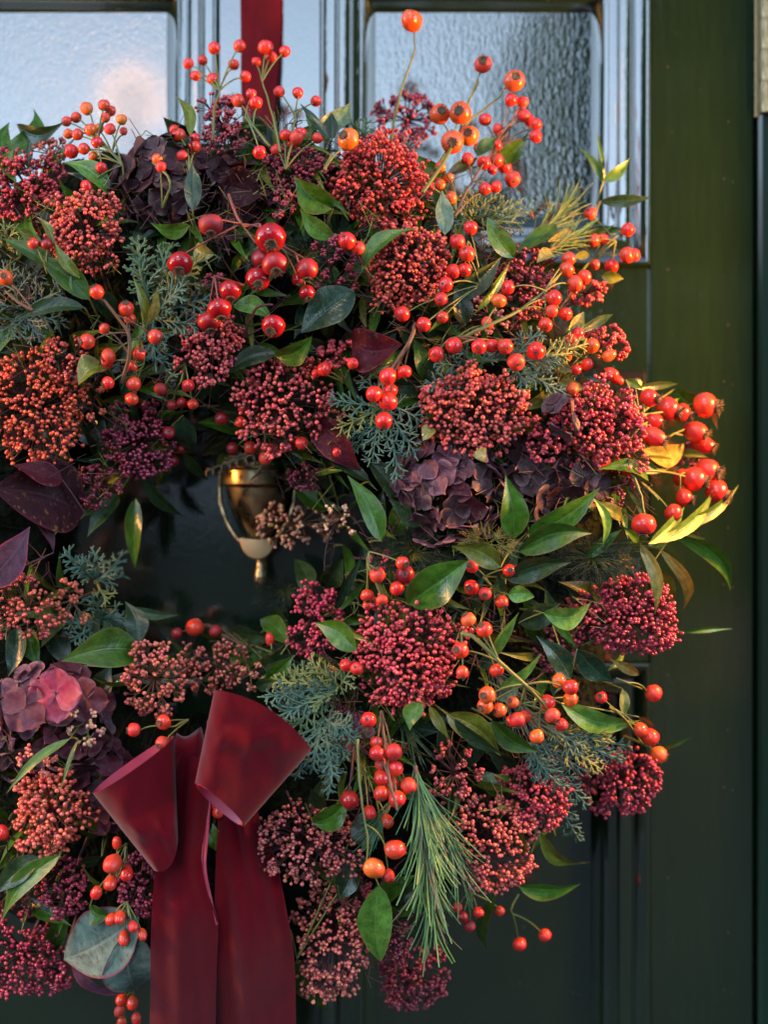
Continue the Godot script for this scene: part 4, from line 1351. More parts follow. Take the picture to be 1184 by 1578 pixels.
func leaves() -> void:
	# top and upper left
	sprig("curling green leaves at the top left edge against the pale panel", "leaf sprig", [[-12, 246, 54, 160, 34, "mid", 0.4, 0.25, -0.004, 0.0, 0.35], [26, 192, 98, 187, 28, "dark", 0.4, 0.2, 0.0, 0.0, 0.4], [22, 280, 14, 185, 34, "mid", 0.3, 0.1, -0.006, 0.0, -0.2], [42, 258, 46, 214, 15, "dark"], [0, 262, 20, 230, 20, "olive"]])
	sprig("broad green leaf with a yellow edge under the orange berries", "leaf sprig", [[168, 300, 96, 248, 36, "light", 0.5, 0.15, -0.006, 0.004, 0.25]])
	sprig("single olive yellow leaf standing up left of the ribbon", "leaf sprig", [[293, 210, 267, 144, 20, "olive", 0.4, 0.1, -0.004, 0.0, 0.2]])
	sprig("dark green upright leaf beside the burgundy hydrangea", "leaf sprig", [[297, 325, 296, 248, 28, "dark", 0.2, 0.1, 0.0, 0.006]])
	sprig("pale leaf with darker slim leaves at the top right of the ribbon", "leaf sprig", [[484, 200, 542, 156, 30, "pale", 0.2, 0.1, -0.004, 0.002, 0.2, 0.4], [506, 212, 462, 158, 14, "dark", 0.2, 0.1, -0.004, 0.004], [512, 215, 512, 174, 20, "dark"], [488, 205, 470, 172, 12, "mid"]])
	sprig("upright leaf with a yellow sunlit patch left of the largest red buds", "leaf sprig", [[513, 322, 453, 272, 46, "mid", -0.3, 0.12, 0.0, 0.010, -0.15, 0.3]])
	sprig("short light leaf under the yellow-patched leaf", "leaf sprig", [[512, 368, 462, 322, 30, "light", -0.3, 0.1, 0.0, 0.008, -0.1, 0.3]])
	sprig("pointed green leaf lying between the two front red bud clusters", "leaf sprig", [[558, 418, 643, 349, 34, "mid", -0.7, 0.15, 0.006, 0.016, -0.25]])
	sprig("largest blue green leaf lying in the upper centre", "leaf sprig", [[546, 448, 464, 512, 60, "teal", 0.25, 0.1, -0.002, 0.006, 0.0, 0.7]])
	sprig("light green leaf under the dark hips", "leaf sprig", [[360, 470, 418, 488, 30, "light", -0.3, 0.1, -0.004, 0.002, -0.2, 0.7]])
	sprig("folded green leaf with a pale rim above the open pink buds", "leaf sprig", [[425, 548, 480, 520, 36, "mid", 0.5, 0.2, 0.004, 0.014, 0.2, 0.8]])
	sprig("dark green leaf lying left of the pale-rimmed folded leaf", "leaf sprig", [[428, 545, 343, 580, 32, "dark", 0.3, 0.1, 0.0, 0.004, 0.2]])
	sprig("folded leaf with a golden edge left of the blue juniper", "leaf sprig", [[165, 565, 120, 590, 46, "olive", 0.6, 0.3, 0.0, 0.008, 0.2, 0.8]])
	sprig("long green leaves at the left edge under the coral buds", "leaf sprig", [[88, 410, 2, 366, 26, "mid", 0.3, 0.1, -0.006, 0.0], [138, 462, 52, 392, 40, "mid", 0.2, 0.1, -0.004, 0.004, 0.1], [130, 474, 22, 492, 30, "dark", 0.4, 0.1, 0.0, 0.006, 0.15], [90, 400, 112, 455, 14, "mid"], [55, 372, 25, 350, 16, "olive"]])
	sprig("yellow green leaflets above the small berry spray on the left", "leaf sprig", [[226, 502, 204, 424, 15, "olive", 0.3, 0.1, 0.004, 0.010, 0.1], [228, 498, 242, 442, 16, "gold", 0.5, 0.1, 0.004, 0.010, 0.1], [222, 500, 200, 545, 14, "mid"], [218, 482, 226, 470, 8, "olive"], [206, 548, 212, 490, 12, "light"]], "leaf_sprig", "s_green", Vector2(225, 520))
	sprig("slim yellowish leaves under the dense coral buds at upper left", "leaf sprig", [[82, 378, 54, 332, 15, "olive", 0.4, 0.15, 0.002, 0.006, 0.2], [122, 428, 84, 372, 20, "olive", 0.4, 0.1, 0.002, 0.006, -0.2]])
	sprig("green leaf with a pink rim in the burgundy hydrangea", "leaf sprig", [[292, 348, 232, 344, 26, "mid", -0.4, 0.2, 0.0, 0.008, -0.3]])
	sprig("pale blue green leaf at the right of the largest red buds", "leaf sprig", [[686, 362, 682, 292, 30, "pale", 0.2, 0.1, -0.006, 0.002]])
	sprig("dark rounded leaves above the upper right bud cluster", "leaf sprig", [[792, 398, 752, 334, 36, "mid", 0.3, 0.1, -0.002, 0.006, -0.2, 0.5], [796, 392, 856, 338, 34, "mid", -0.5, 0.15, -0.002, 0.004, 0.2], [690, 460, 775, 395, 38, "dark", 0.4, 0.1, -0.006, 0.0, 0.1], [718, 500, 700, 440, 34, "dark", 0.2, 0.1, -0.008, -0.002], [735, 480, 790, 400, 18, "mid", 0.8, 0.1, 0.0, 0.004]])
	sprig("dark green leaf behind the top right berry cluster", "leaf sprig", [[758, 250, 815, 205, 30, "mid", 0.3, 0.15, -0.008, 0.0, 0.2], [690, 270, 738, 242, 20, "dark"], [735, 240, 765, 210, 24, "mid"]])
	sprig("small curled yellow leaf at the upper right twig", "leaf sprig", [[858, 398, 830, 402, 24, "gold", 0.5, 0.3, 0.004, 0.010, 0.2, 0.8], [860, 372, 880, 350, 14, "gold"], [886, 395, 912, 392, 14, "olive"], [928, 425, 962, 430, 20, "olive", 0.4, 0.2]])
	sprig("three-leaf green tip above the pine at the upper right edge", "leaf sprig", [[930, 282, 893, 226, 15, "mid", 0.3, 0.1, -0.002, 0.0, 0.1], [930, 282, 920, 200, 9, "mid", 0.6, 0.1], [930, 280, 971, 244, 19, "light", 0.2, 0.1, 0.0, 0.0, 0.15], [926, 310, 1005, 304, 20, "teal", 0.3, 0.1, 0.0, 0.0, 0.05, 0.4], [912, 352, 968, 352, 14, "mid", 0.4]], "leaf_sprig", "s_green", Vector2(900, 380))
	sprig("slim yellow green leaves beside the upper right pine needles", "leaf sprig", [[880, 372, 925, 335, 10, "light"], [845, 372, 880, 352, 12, "gold"], [905, 370, 950, 345, 10, "light"]])
	sprig("dull teal leaf folded down beside the upper right berries", "leaf sprig", [[908, 545, 938, 590, 34, "teal", 0.5, 0.2, 0.002, 0.008, 0.2, 0.7], [892, 512, 948, 484, 16, "teal", 0.3, 0.1, 0.0, 0.002]])
	sprig("yellow leaves tucked behind the upper right berries", "leaf sprig", [[880, 510, 900, 480, 20, "gold", 0.3], [850, 560, 885, 575, 22, "gold"], [860, 590, 905, 600, 22, "gold"]])
	# right edge
	sprig("broad leaf folded over the topmost big hip at the right edge", "leaf sprig", [[1040, 600, 1110, 618, 38, "mid", 0.5, 0.3, 0.0, 0.004, 0.35, 0.5], [980, 598, 1048, 592, 14, "dark", 0.4, 0.1], [1100, 628, 1106, 662, 9, "gold", 0.6, 0.2], [965, 585, 992, 600, 14, "mid"], [1012, 645, 1050, 612, 14, "light"]], "leaf_sprig", "s_green", Vector2(985, 640))
	sprig("pale golden leaves behind the big red hips", "leaf sprig", [[988, 690, 1058, 684, 36, "gold", 0.2, 0.1, -0.010, -0.006, 0.2, 0.7], [995, 660, 1010, 640, 22, "gold", 0.2, 0.1, -0.008, -0.006], [965, 716, 1045, 712, 30, "olive", 0.2, 0.1, -0.014, -0.010, 0.0, 0.5], [970, 705, 1020, 730, 16, "light"], [1050, 700, 1092, 704, 14, "olive"]])
	sprig("two bright green pointed leaves below the big hips on the right", "leaf sprig", [[1012, 836, 1108, 744, 26, "light", 0.4, 0.1, 0.004, 0.004, 0.12], [1040, 812, 1142, 748, 22, "mid", 0.4, 0.1, 0.0, 0.0, 0.1], [1000, 838, 1058, 780, 24, "light", 0.3, 0.1, 0.006, 0.010]])
	sprig("golden drooping leaves over the dense dark magenta buds", "leaf sprig", [[988, 838, 1008, 948, 24, "gold", 0.5, 0.2, 0.004, 0.016, -0.35], [1018, 846, 1052, 944, 22, "gold", 0.5, 0.2, 0.0, 0.008, -0.45], [985, 838, 960, 810, 14, "mid"], [1000, 842, 1040, 826, 16, "olive"]])
	sprig("long green leaf arching down at the far right", "leaf sprig", [[1040, 822, 1128, 912, 30, "mid", 0.4, 0.1, 0.0, 0.0, -0.3], [1030, 812, 1090, 832, 16, "dark", 0.4, 0.1], [1005, 870, 1040, 930, 34, "olive", 0.3, 0.1, -0.012, -0.010]])
	sprig("thin leaf ends sticking out at the right below the golden leaves", "leaf sprig", [[1050, 974, 1132, 970, 9, "mid", 0.4, 0.1, 0.0, 0.0, -0.1], [1010, 1156, 1072, 1134, 10, "mid", 0.3, 0.1], [960, 1062, 962, 1108, 18, "olive"], [985, 1040, 940, 1015, 18, "gold"]])
	sprig("rounded green leaf above the golden drooping leaves", "leaf sprig", [[1000, 740, 925, 722, 26, "mid", 0.4, 0.2, 0.002, 0.004, 0.2], [960, 800, 915, 770, 22, "olive", 0.4, 0.1], [930, 838, 912, 762, 19, "light", 0.5, 0.2, 0.004, 0.008, 0.25], [905, 860, 960, 815, 20, "mid"]])
	# front ruscus leaves in the right centre
	sprig("four large glossy green leaves in front of the dusky hydrangea", "leaf sprig", [[793, 830, 780, 733, 46, "mid", 0.1, 0.08, 0.006, 0.016, 0.06, 0.2], [812, 822, 926, 752, 42, "mid", 0.25, 0.10, 0.006, 0.020, 0.12, 0.2], [800, 850, 914, 824, 46, "mid", 0.35, 0.2, 0.008, 0.020, -0.35, 0.2], [772, 874, 696, 842, 38, "olive", -0.2, 0.1, 0.008, 0.016, 0.25, 0.2]], "leaf_sprig", "s_green", Vector2(785, 850))
	sprig("dark glossy leaf under the four large leaves", "leaf sprig", [[780, 892, 882, 868, 42, "dark", 0.4, 0.15, 0.0, 0.008, -0.25], [775, 935, 768, 880, 26, "dark", 0.4]])
	sprig("wide green leaf beside the central berry sprig", "leaf sprig", [[628, 930, 722, 864, 62, "mid", 0.1, 0.1, 0.006, 0.012, 0.0, 0.6]])
	sprig("little bright oval leaf under the dark glossy leaf", "leaf sprig", [[783, 916, 824, 920, 26, "light", 0.2, 0.1, 0.006, 0.010, -0.2, 0.7]])
	sprig("light green leaf with a curled yellow tip on the right", "leaf sprig", [[838, 945, 912, 930, 36, "light", 0.3, 0.2, 0.004, 0.010, 0.3, 0.6], [800, 960, 865, 930, 44, "dark", 0.3, 0.1, -0.010, -0.004]])
	sprig("slim bright leaves along the green berry stem", "leaf sprig", [[757, 1015, 801, 944, 20, "light", 0.3, 0.1, 0.004, 0.012, -0.1], [770, 1060, 836, 1007, 20, "light", 0.4, 0.1, 0.004, 0.010, 0.1], [742, 1030, 770, 1002, 24, "teal"], [768, 1078, 800, 1052, 24, "pale", 0.2, 0.1, 0.002, 0.006, 0.1, 0.6]])
	sprig("two dark blue green leaves left of the dense magenta buds", "leaf sprig", [[880, 1046, 828, 980, 36, "teal", 0.2, 0.1, 0.0, 0.004, 0.1], [890, 1000, 948, 1052, 40, "teal", 0.3, 0.1, -0.002, 0.004, 0.1], [845, 945, 890, 1000, 16, "mid"]])
	sprig("bright green leaf pointing right at the lower right", "leaf sprig", [[866, 1085, 990, 1112, 38, "light", 0.2, 0.1, 0.004, 0.004, 0.15, 0.3], [985, 1105, 1010, 1130, 14, "dark"]])
	sprig("leaf pair with a yellow patch below the green berry stem", "leaf sprig", [[688, 1100, 772, 1166, 44, "olive", 0.2, 0.1, 0.0, 0.004, -0.25, 0.4], [700, 1108, 778, 1164, 24, "dark", 0.5, 0.1, 0.006, 0.008, 0.05], [758, 1110, 832, 1160, 34, "mid", 0.3, 0.1, 0.0, 0.006, 0.15], [662, 1088, 694, 1142, 18, "olive", 0.4, 0.1, 0.004, 0.008]])
	sprig("bright green leaf hanging below the biggest magenta buds", "leaf sprig", [[648, 1082, 632, 1126, 32, "mid", 0.3, 0.1, 0.006, 0.010, 0.2]])
	# round the opening
	sprig("dark green leaves on the right side of the opening above the centre", "leaf sprig", [[588, 834, 536, 732, 38, "mid", 0.3, 0.1, 0.004, 0.010, 0.1], [628, 780, 558, 700, 40, "dark", 0.3, 0.1, -0.008, 0.0], [570, 742, 490, 700, 24, "dark", 0.4, 0.1], [650, 810, 600, 770, 30, "dark"]])
	sprig("rounded dark leaf at the right of the opening under the knocker", "leaf sprig", [[476, 918, 454, 860, 32, "dark", 0.2, 0.1, -0.004, 0.004, 0.15, 0.6], [516, 938, 562, 852, 16, "teal", 0.4, 0.1, -0.002, 0.006], [500, 905, 528, 862, 34, "dark", 0.3, 0.1, -0.012, -0.006, 0, 0.6], [560, 935, 590, 880, 40, "dark", 0.3, 0.1, -0.016, -0.012]])
	sprig("yellow green leaf at the left of the biggest magenta buds", "leaf sprig", [[550, 1003, 484, 960, 40, "mid", -0.2, 0.12, 0.004, 0.014, 0.25, 0.4]])
	sprig("green leaves along the lower edge of the opening", "leaf sprig", [[445, 992, 398, 952, 34, "mid", 0.3, 0.15, 0.002, 0.008, 0.1], [405, 1028, 455, 1010, 40, "dark", 0.3, 0.1, -0.002, 0.006], [360, 975, 430, 985, 36, "dark", 0.3, 0.1, -0.014, -0.008], [410, 1050, 452, 1012, 30, "mid", 0.3, 0.1, 0.0, 0.006], [395, 1060, 425, 1050, 22, "dark"]], "leaf_sprig", "s_green", Vector2(420, 1030))
	sprig("pointed green leaves at the lower left of the opening", "leaf sprig", [[212, 992, 192, 926, 38, "dark", 0.3, 0.15, 0.0, 0.010, 0.2], [204, 936, 276, 948, 18, "pale", 0.4, 0.1, 0.0, 0.006, 0.1]])
	sprig("widest dark green leaf under the opening on the left", "leaf sprig", [[216, 1002, 95, 1018, 62, "mid", 0.2, 0.1, 0.0, 0.008, 0.12, 0.4]])
	sprig("single leaf hanging into the opening from the upper left", "leaf sprig", [[209, 768, 207, 876, 30, "mid", 0.2, 0.1, 0.0, 0.004]])
	sprig("dark hanging leaves on the upper left of the opening", "leaf sprig", [[182, 762, 134, 826, 34, "dark", 0.3, 0.1, -0.008, -0.004], [222, 738, 284, 796, 24, "dark", 0.3, 0.1, -0.004, 0.0, 0.15], [282, 640, 296, 698, 38, "teal", 0.2, 0.1, -0.004, 0.004], [284, 698, 322, 742, 20, "dark", 0.3], [150, 770, 110, 800, 34, "dark", 0.3, 0.1, -0.014, -0.012], [262, 690, 240, 752, 30, "dark"]], "leaf_sprig", "s_green", Vector2(225, 700))
	# lower left and bottom
	sprig("bright green leaf with a darker one at the lower left edge", "leaf sprig", [[92, 1318, 0, 1420, 36, "light", 0.3, 0.12, 0.004, 0.010, 0.15], [62, 1322, -8, 1378, 40, "dark", 0.3, 0.1, 0.0, 0.006, 0.1]])
	sprig("slim yellow green leaf in front of the mauve hydrangea", "leaf sprig", [[108, 1138, 8, 1222, 16, "light", 0.4, 0.12, 0.010, 0.012, 0.1], [120, 1140, 92, 1218, 8, "olive", 0.4, 0.1, 0.008, 0.010]])
	sprig("round-ended light green leaf at the bottom beside the pine needles", "leaf sprig", [[584, 1364, 586, 1484, 52, "light", 0.15, 0.08, 0.006, 0.010, 0.08, 0.95]])
	sprig("dark green leaves at the bottom right of the ribbon tail", "leaf sprig", [[458, 1478, 506, 1562, 44, "mid", 0.3, 0.1, -0.006, 0.0], [560, 1250, 570, 1320, 44, "dark", 0.3, 0.1, -0.012, -0.006], [550, 1330, 520, 1390, 40, "dark", 0.3, 0.1, -0.014, -0.01]])
	sprig("slim green leaf hanging at the bottom right by the last berries", "leaf sprig", [[764, 1380, 750, 1466, 22, "mid", 0.3, 0.1, 0.0, 0.0, 0.15]])
	sprig("dim leaves at the lower right below the crimson buds", "leaf sprig", [[832, 1282, 914, 1332, 24, "olive", 0.4, 0.1, 0.0, 0.0, 0.2], [800, 1366, 898, 1364, 34, "mid", 0.4, 0.1, -0.006, -0.004], [796, 1315, 806, 1280, 28, "mid"]])
	sprig("light green leaves between the bow and the red berries", "leaf sprig", [[482, 1268, 536, 1232, 40, "mid", 0.2, 0.15, 0.0, 0.006, 0.2, 0.6], [496, 1278, 530, 1270, 14, "light"], [500, 1245, 478, 1215, 24, "dark"]])
	sprig("small bright leaf above the grey leaf at the bottom left", "leaf sprig", [[138, 1398, 168, 1412, 34, "mid", 0.3, 0.2, 0.0, 0.004, 0.2, 0.6]])
	sprig("small green leaf in the gap between the ribbon tails", "leaf sprig", [[332, 1310, 328, 1268, 22, "mid", 0.2, 0.1, -0.012, -0.01]])
	# coloured leaves
	sprig("large grey green leaf folded over with a maroon rim at the bottom left", "leaf", [[214, 1412, 94, 1480, 104, "grey", 0.2, 0.2, -0.002, 0.004, -0.1, 0.55], [196, 1435, 214, 1534, 84, "grey", -0.3, 0.3, 0.002, 0.004, 0.15, 0.4], [110, 1488, 206, 1530, 34, "purple", 0.7, 0.2, 0.002, 0.006, 0.1, 0.5]], "grey_leaf", "s_wine")
	sprig("big dark burgundy leaf at the left edge of the opening", "leaf", [[128, 790, -10, 752, 104, "burgundy", 0.3, 0.15, -0.010, 0.0, 0.1, 0.9], [96, 740, 20, 716, 40, "maroon", 0.5, 0.1, -0.004, 0.004]], "burgundy_leaf", "s_wine")
	sprig("purple grey leaf with a pink edge at the left of the opening", "leaf", [[-30, 905, 46, 812, 56, "purple", 0.3, 0.1, 0.0, 0.006, 0.1, 0.4], [82, 852, 28, 784, 24, "purple", 0.9, 0.2, -0.004, 0.004, 0.2]], "purple_leaf", "s_wine")
	sprig("cupped dark maroon leaf above the central juniper", "leaf", [[542, 520, 616, 532, 62, "maroon", 0.3, 0.5, -0.006, 0.004, 0.3, 0.95]], "maroon_leaf", "s_wine")
	sprig("curved maroon leaf left of the central juniper", "leaf", [[482, 648, 552, 725, 52, "maroon", 0.4, 0.3, -0.010, 0.0, -0.2, 0.9]], "maroon_leaf", "s_wine")
	sprig("brown purple leaf behind the hydrangea under the ribbon", "leaf", [[345, 285, 405, 300, 62, "burgundy", 0.2, 0.1, -0.008, -0.004, 0.0, 0.9]], "burgundy_leaf", "s_wine")
	sprig("little orange brown leaf beside the left dark hip", "leaf", [[300, 382, 330, 392, 28, "gold", 0.3, 0.2, 0.0, 0.004, 0.2, 0.9]], "withered_leaf", "s_wine")
	sprig("gold bud scales among the dusky hydrangea petals", "leaf", [[668, 660, 652, 678, 22, "gold", 0.3, 0.2, 0.004, 0.010, 0.1, 0.8], [740, 690, 748, 712, 20, "gold", 0.3, 0.2, 0.006, 0.010, 0.1, 0.8]], "withered_leaf", "s_wine")

func fruits() -> void:
	var B := "berries"
	var H := "rose hips"
	# top left, against the bright panels
	spray("branching spray of orange and red berries against the left door panel", B, "scarlet", [Vector3(190, 300, -0.01), Vector3(188, 255, 0), Vector3(172, 235, 0), Vector3(150, 215, 0)], [Vector3(102, 187, 8), Vector3(117, 181, 8.5), Vector3(133, 167, 10), Vector3(160, 162, 9), Vector3(170, 171, 8.5), Vector3(162, 181, 8), Vector3(187, 184, 9), Vector3(139, 200, 10.5), Vector3(152, 198, 8), Vector3(169, 199, 9), Vector3(190, 202, 6.5), Vector3(105, 206, 8.5), Vector3(119, 207, 9.5), Vector3(109, 233, 11), Vector3(129, 229, 9.5), Vector3(149, 219, 9.5), Vector3(156, 259, 9), Vector3(143, 241, 7.5), Vector3(133, 287, 10)], -0.004, {"skins": ["scarlet", "orange", "scarlet", "amber", "red"]})
	spray("pair of small orange red berries over the burgundy hydrangea", B, "scarlet", [Vector3(250, 320, -0.01), Vector3(262, 280, 0), Vector3(235, 250, 0)], [Vector3(242, 245, 8.5), Vector3(248, 257, 9)], 0.006, {"skins": ["orange", "red"]})
	spray("red berries on green stalks beside the olive yellow leaf", B, "red", [Vector3(300, 320, -0.01), Vector3(292, 265, 0), Vector3(290, 232, 0)], [Vector3(275, 208, 11), Vector3(281, 240, 10), Vector3(300, 226, 10), Vector3(300, 213, 9), Vector3(268, 200, 8)], 0.0)
	spray("open fan of small red berries left of the hanging ribbon", B, "red", [Vector3(328, 215, -0.004), Vector3(330, 170, 0), Vector3(338, 140, 0)], [Vector3(290, 98, 9), Vector3(312, 93, 8), Vector3(330, 74, 10), Vector3(369, 71, 9.5), Vector3(360, 100, 9), Vector3(301, 117, 8), Vector3(328, 122, 10), Vector3(378, 118, 9)], 0.0)
	spray("red berries on a tall stalk in front of the ribbon", B, "red", [Vector3(432, 235, -0.004), Vector3(420, 180, 0.0), Vector3(404, 125, 0)], [Vector3(409, 73, 12), Vector3(418, 88, 9.5), Vector3(395, 95, 7.5), Vector3(439, 79, 9)], 0.012)
	spray("four red berries low in front of the ribbon", B, "red", [Vector3(415, 225, -0.004), Vector3(390, 195, 0), Vector3(378, 178, 0)], [Vector3(367, 155, 10.5), Vector3(387, 145, 9), Vector3(394, 158, 10.5), Vector3(400, 235, 10)], 0.014)
	spray("three single red berries right of the ribbon against the pale stile", B, "red", [Vector3(440, 235, -0.004), Vector3(452, 195, 0), Vector3(455, 178, 0)], [Vector3(430, 141, 9), Vector3(459, 143, 9), Vector3(487, 156, 8.5)], 0.0)
	spray("tight bunch of red berries above the wine buds at the top", B, "red", [Vector3(440, 260, -0.004), Vector3(445, 235, 0)], [Vector3(440, 208, 9.5), Vector3(457, 212, 11.5), Vector3(463, 204, 9), Vector3(489, 213, 9), Vector3(425, 230, 8.5), Vector3(450, 222, 8)], 0.004, {"skins": ["red", "scarlet"]})
	# orange hips at the top
	spray("tall single orange hip rising against the door panel", H, "orange", [Vector3(603, 225, 0.004), Vector3(612, 165, 0), Vector3(640, 75, 0)], [Vector3(635, 32, 19.5)], 0.0, {"shape": "oval", "calyx_to": Vector3(-0.35, 0.1, 0.9), "skins": ["orange"]})
	spray("withered round hip on a thin stalk at the top right", H, "amber", [Vector3(700, 235, 0), Vector3(722, 160, 0), Vector3(738, 125, 0)], [Vector3(745, 99, 14)], 0.0, {"calyx_to": Vector3(0.1, 0.3, 0.9), "tuft": true, "skins": ["orange"]})
	spray("orange hip highest on the right, above the red berries", H, "amber", [Vector3(672, 260, 0), Vector3(715, 195, 0), Vector3(770, 150, 0)], [Vector3(793, 124, 16.5)], 0.002, {"calyx_to": Vector3(0.1, 0.05, 1), "skins": ["orange"]})
	spray("bunch of four orange hips with brown ends facing forward", H, "orange", [Vector3(652, 295, 0.002), Vector3(690, 240, 0), Vector3(697, 215, 0), Vector3(697, 200, 0)], [Vector3(678, 176, 17), Vector3(710, 174, 19), Vector3(723, 209, 16), Vector3(697, 219, 18)], 0.010, {"calyx_to": Vector3(0.0, -0.05, 1), "skins": ["orange", "orange", "amber"], "thick": 3.0})
	spray("single orange hip at the left of the largest red buds", H, "amber", [Vector3(500, 262, -0.002), Vector3(512, 236, 0)], [Vector3(537, 214, 17)], 0.012, {"calyx_to": Vector3(-0.45, 0.0, 0.9), "skins": ["amber"]})
	spray("orange hip on a brown stalk at the left edge", H, "amber", [Vector3(50, 478, 0), Vector3(20, 460, 0), Vector3(8, 448, 0)], [Vector3(8, 428, 11.5)], 0.012, {"calyx_to": Vector3(0.1, 0.1, 1), "stem": "s_brown", "skins": ["amber"]})
	spray("branched cluster of red berries at the top right of the wreath", B, "red", [Vector3(700, 335, -0.006), Vector3(728, 280, 0), Vector3(765, 225, 0), Vector3(788, 190, 0)], [Vector3(788, 154, 10.5), Vector3(806, 157, 9), Vector3(807, 178, 11), Vector3(817, 187, 9.5), Vector3(827, 191, 9.5), Vector3(826, 210, 10.5), Vector3(748, 184, 10), Vector3(768, 199, 9), Vector3(765, 224, 9), Vector3(739, 229, 9.5), Vector3(721, 244, 9.5), Vector3(746, 251, 10), Vector3(765, 247, 11), Vector3(778, 258, 10.5), Vector3(759, 262, 7.5), Vector3(790, 276, 12), Vector3(748, 291, 10), Vector3(765, 288, 9.5)], 0.0, {"stem": "s_brown"})
	spray("few orange red berries right of the largest red buds", B, "scarlet", [Vector3(705, 330, -0.004), Vector3(700, 290, 0)], [Vector3(679, 285, 9), Vector3(679, 257, 9), Vector3(695, 305, 10), Vector3(692, 274, 8)], -0.002, {"skins": ["scarlet", "orange"]})
	spray("glossy red berries in a loose row right of the brick red buds", B, "red", [Vector3(740, 440, -0.012), Vector3(735, 400, -0.004), Vector3(722, 372, -0.002)], [Vector3(726, 351, 11.5), Vector3(705, 372, 12), Vector3(720, 391, 13), Vector3(699, 418, 11.5), Vector3(716, 416, 11.5), Vector3(687, 438, 11.5), Vector3(680, 461, 11), Vector3(682, 489, 9.5), Vector3(653, 500, 11.5), Vector3(620, 484, 12)], 0.006, {"skins": ["red"]})
	spray("red berries pointing to the right edge above the green paint", B, "scarlet", [Vector3(880, 440, -0.002), Vector3(915, 398, 0), Vector3(950, 372, 0)], [Vector3(910, 329, 10), Vector3(968, 354, 11), Vector3(967, 393, 12.5), Vector3(978, 393, 10), Vector3(915, 370, 10), Vector3(930, 368, 9.5), Vector3(943, 410, 11), Vector3(917, 408, 8), Vector3(879, 363, 8)], 0.0, {"skins": ["scarlet", "red"]})
	spray("arching twig of orange red berries across the upper right buds", B, "scarlet", [Vector3(690, 532, -0.010), Vector3(745, 505, 0), Vector3(800, 478, 0), Vector3(840, 448, 0), Vector3(870, 415, 0)], [Vector3(877, 399, 11), Vector3(874, 415, 12), Vector3(887, 437, 12.5), Vector3(901, 427, 11.5), Vector3(855, 459, 12), Vector3(851, 479, 10.5), Vector3(872, 484, 11), Vector3(841, 501, 11.5), Vector3(783, 443, 11), Vector3(769, 463, 11.5), Vector3(752, 498, 10)], 0.010, {"stem": "s_green", "thick": 3.2, "skins": ["scarlet", "scarlet", "orange"]})
	spray("row of shiny red berries lying on the juniper at the right", B, "red", [Vector3(830, 520, -0.014), Vector3(760, 525, -0.008), Vector3(700, 520, -0.008)], [Vector3(700, 533, 13.5), Vector3(673, 546, 12), Vector3(739, 534, 12.5), Vector3(758, 533, 11), Vector3(779, 534, 12.5), Vector3(796, 558, 13.5), Vector3(826, 541, 14.5)], 0.014, {"stem": "s_brown", "skins": ["red"]})
	spray("oval orange red hips bunched at the right above the magenta buds", B, "scarlet", [Vector3(860, 590, -0.016), Vector3(890, 560, -0.006)], [Vector3(881, 527, 12.5), Vector3(890, 516, 11), Vector3(912, 533, 12.5), Vector3(939, 548, 11), Vector3(906, 562, 10), Vector3(875, 546, 10.5), Vector3(940, 577, 13), Vector3(952, 586, 9), Vector3(883, 599, 11), Vector3(888, 570, 9)], -0.002, {"skins": ["scarlet", "orange", "red"], "shape": "oval"})
	spray("two tight bunches of red berries on a knobbly brown twig", B, "red", [Vector3(640, 500, -0.010), Vector3(632, 525, 0.004), Vector3(615, 555, 0.0), Vector3(590, 590, -0.004)], [Vector3(598, 580, 13), Vector3(624, 573, 11), Vector3(612, 574, 10), Vector3(576, 607, 12.5), Vector3(598, 619, 14.5), Vector3(592, 648, 13.5), Vector3(602, 602, 11)], 0.016, {"stem": "s_brown", "thick": 3.2, "skins": ["red"]})
	# dark hips, centre left
	spray("dark red glossy hips nodding on thin stalks at the upper left", H, "cherry", [Vector3(352, 300, -0.014), Vector3(372, 345, -0.006), Vector3(400, 345, 0.0)], [Vector3(325, 347, 18), Vector3(277, 406, 19), Vector3(417, 367, 23), Vector3(405, 400, 17), Vector3(424, 408, 19), Vector3(397, 430, 18)], 0.012, {"calyx_to": Vector3(0.1, -0.8, 0.55), "stem": "s_red", "shape": "oblate", "skins": ["cherry"]})
	spray("dark red hips sunk in the pinkish buds", H, "cherry", [Vector3(375, 440, -0.012), Vector3(330, 425, -0.002)], [Vector3(355, 447, 17.5), Vector3(338, 476, 18), Vector3(322, 496, 17)], 0.014, {"calyx_to": Vector3(0.1, -0.85, 0.45), "stem": "s_red", "shape": "oblate", "skins": ["cherry"]})
	spray("lowest dark red hip above the open pink buds", H, "cherry", [Vector3(375, 520, -0.012), Vector3(395, 475, -0.004), Vector3(420, 470, 0)], [Vector3(421, 502, 18.5)], 0.014, {"calyx_to": Vector3(-0.15, -0.75, 0.6), "stem": "s_wine", "shape": "oblate", "skins": ["cherry"]})
	spray("two dark red hips left of the blue green leaf", H, "cherry", [Vector3(430, 375, -0.010), Vector3(455, 390, 0)], [Vector3(473, 415, 17), Vector3(473, 451, 12), Vector3(459, 431, 10)], 0.012, {"calyx_to": Vector3(0.1, -0.8, 0.3), "stem": "s_red", "skins": ["cherry"]})
	spray("two bright berries at the foot of the largest red buds", B, "red", [Vector3(570, 430, -0.012), Vector3(560, 400, -0.004)], [Vector3(552, 382, 10.5), Vector3(535, 371, 14)], 0.012, {"stem": "s_red"})
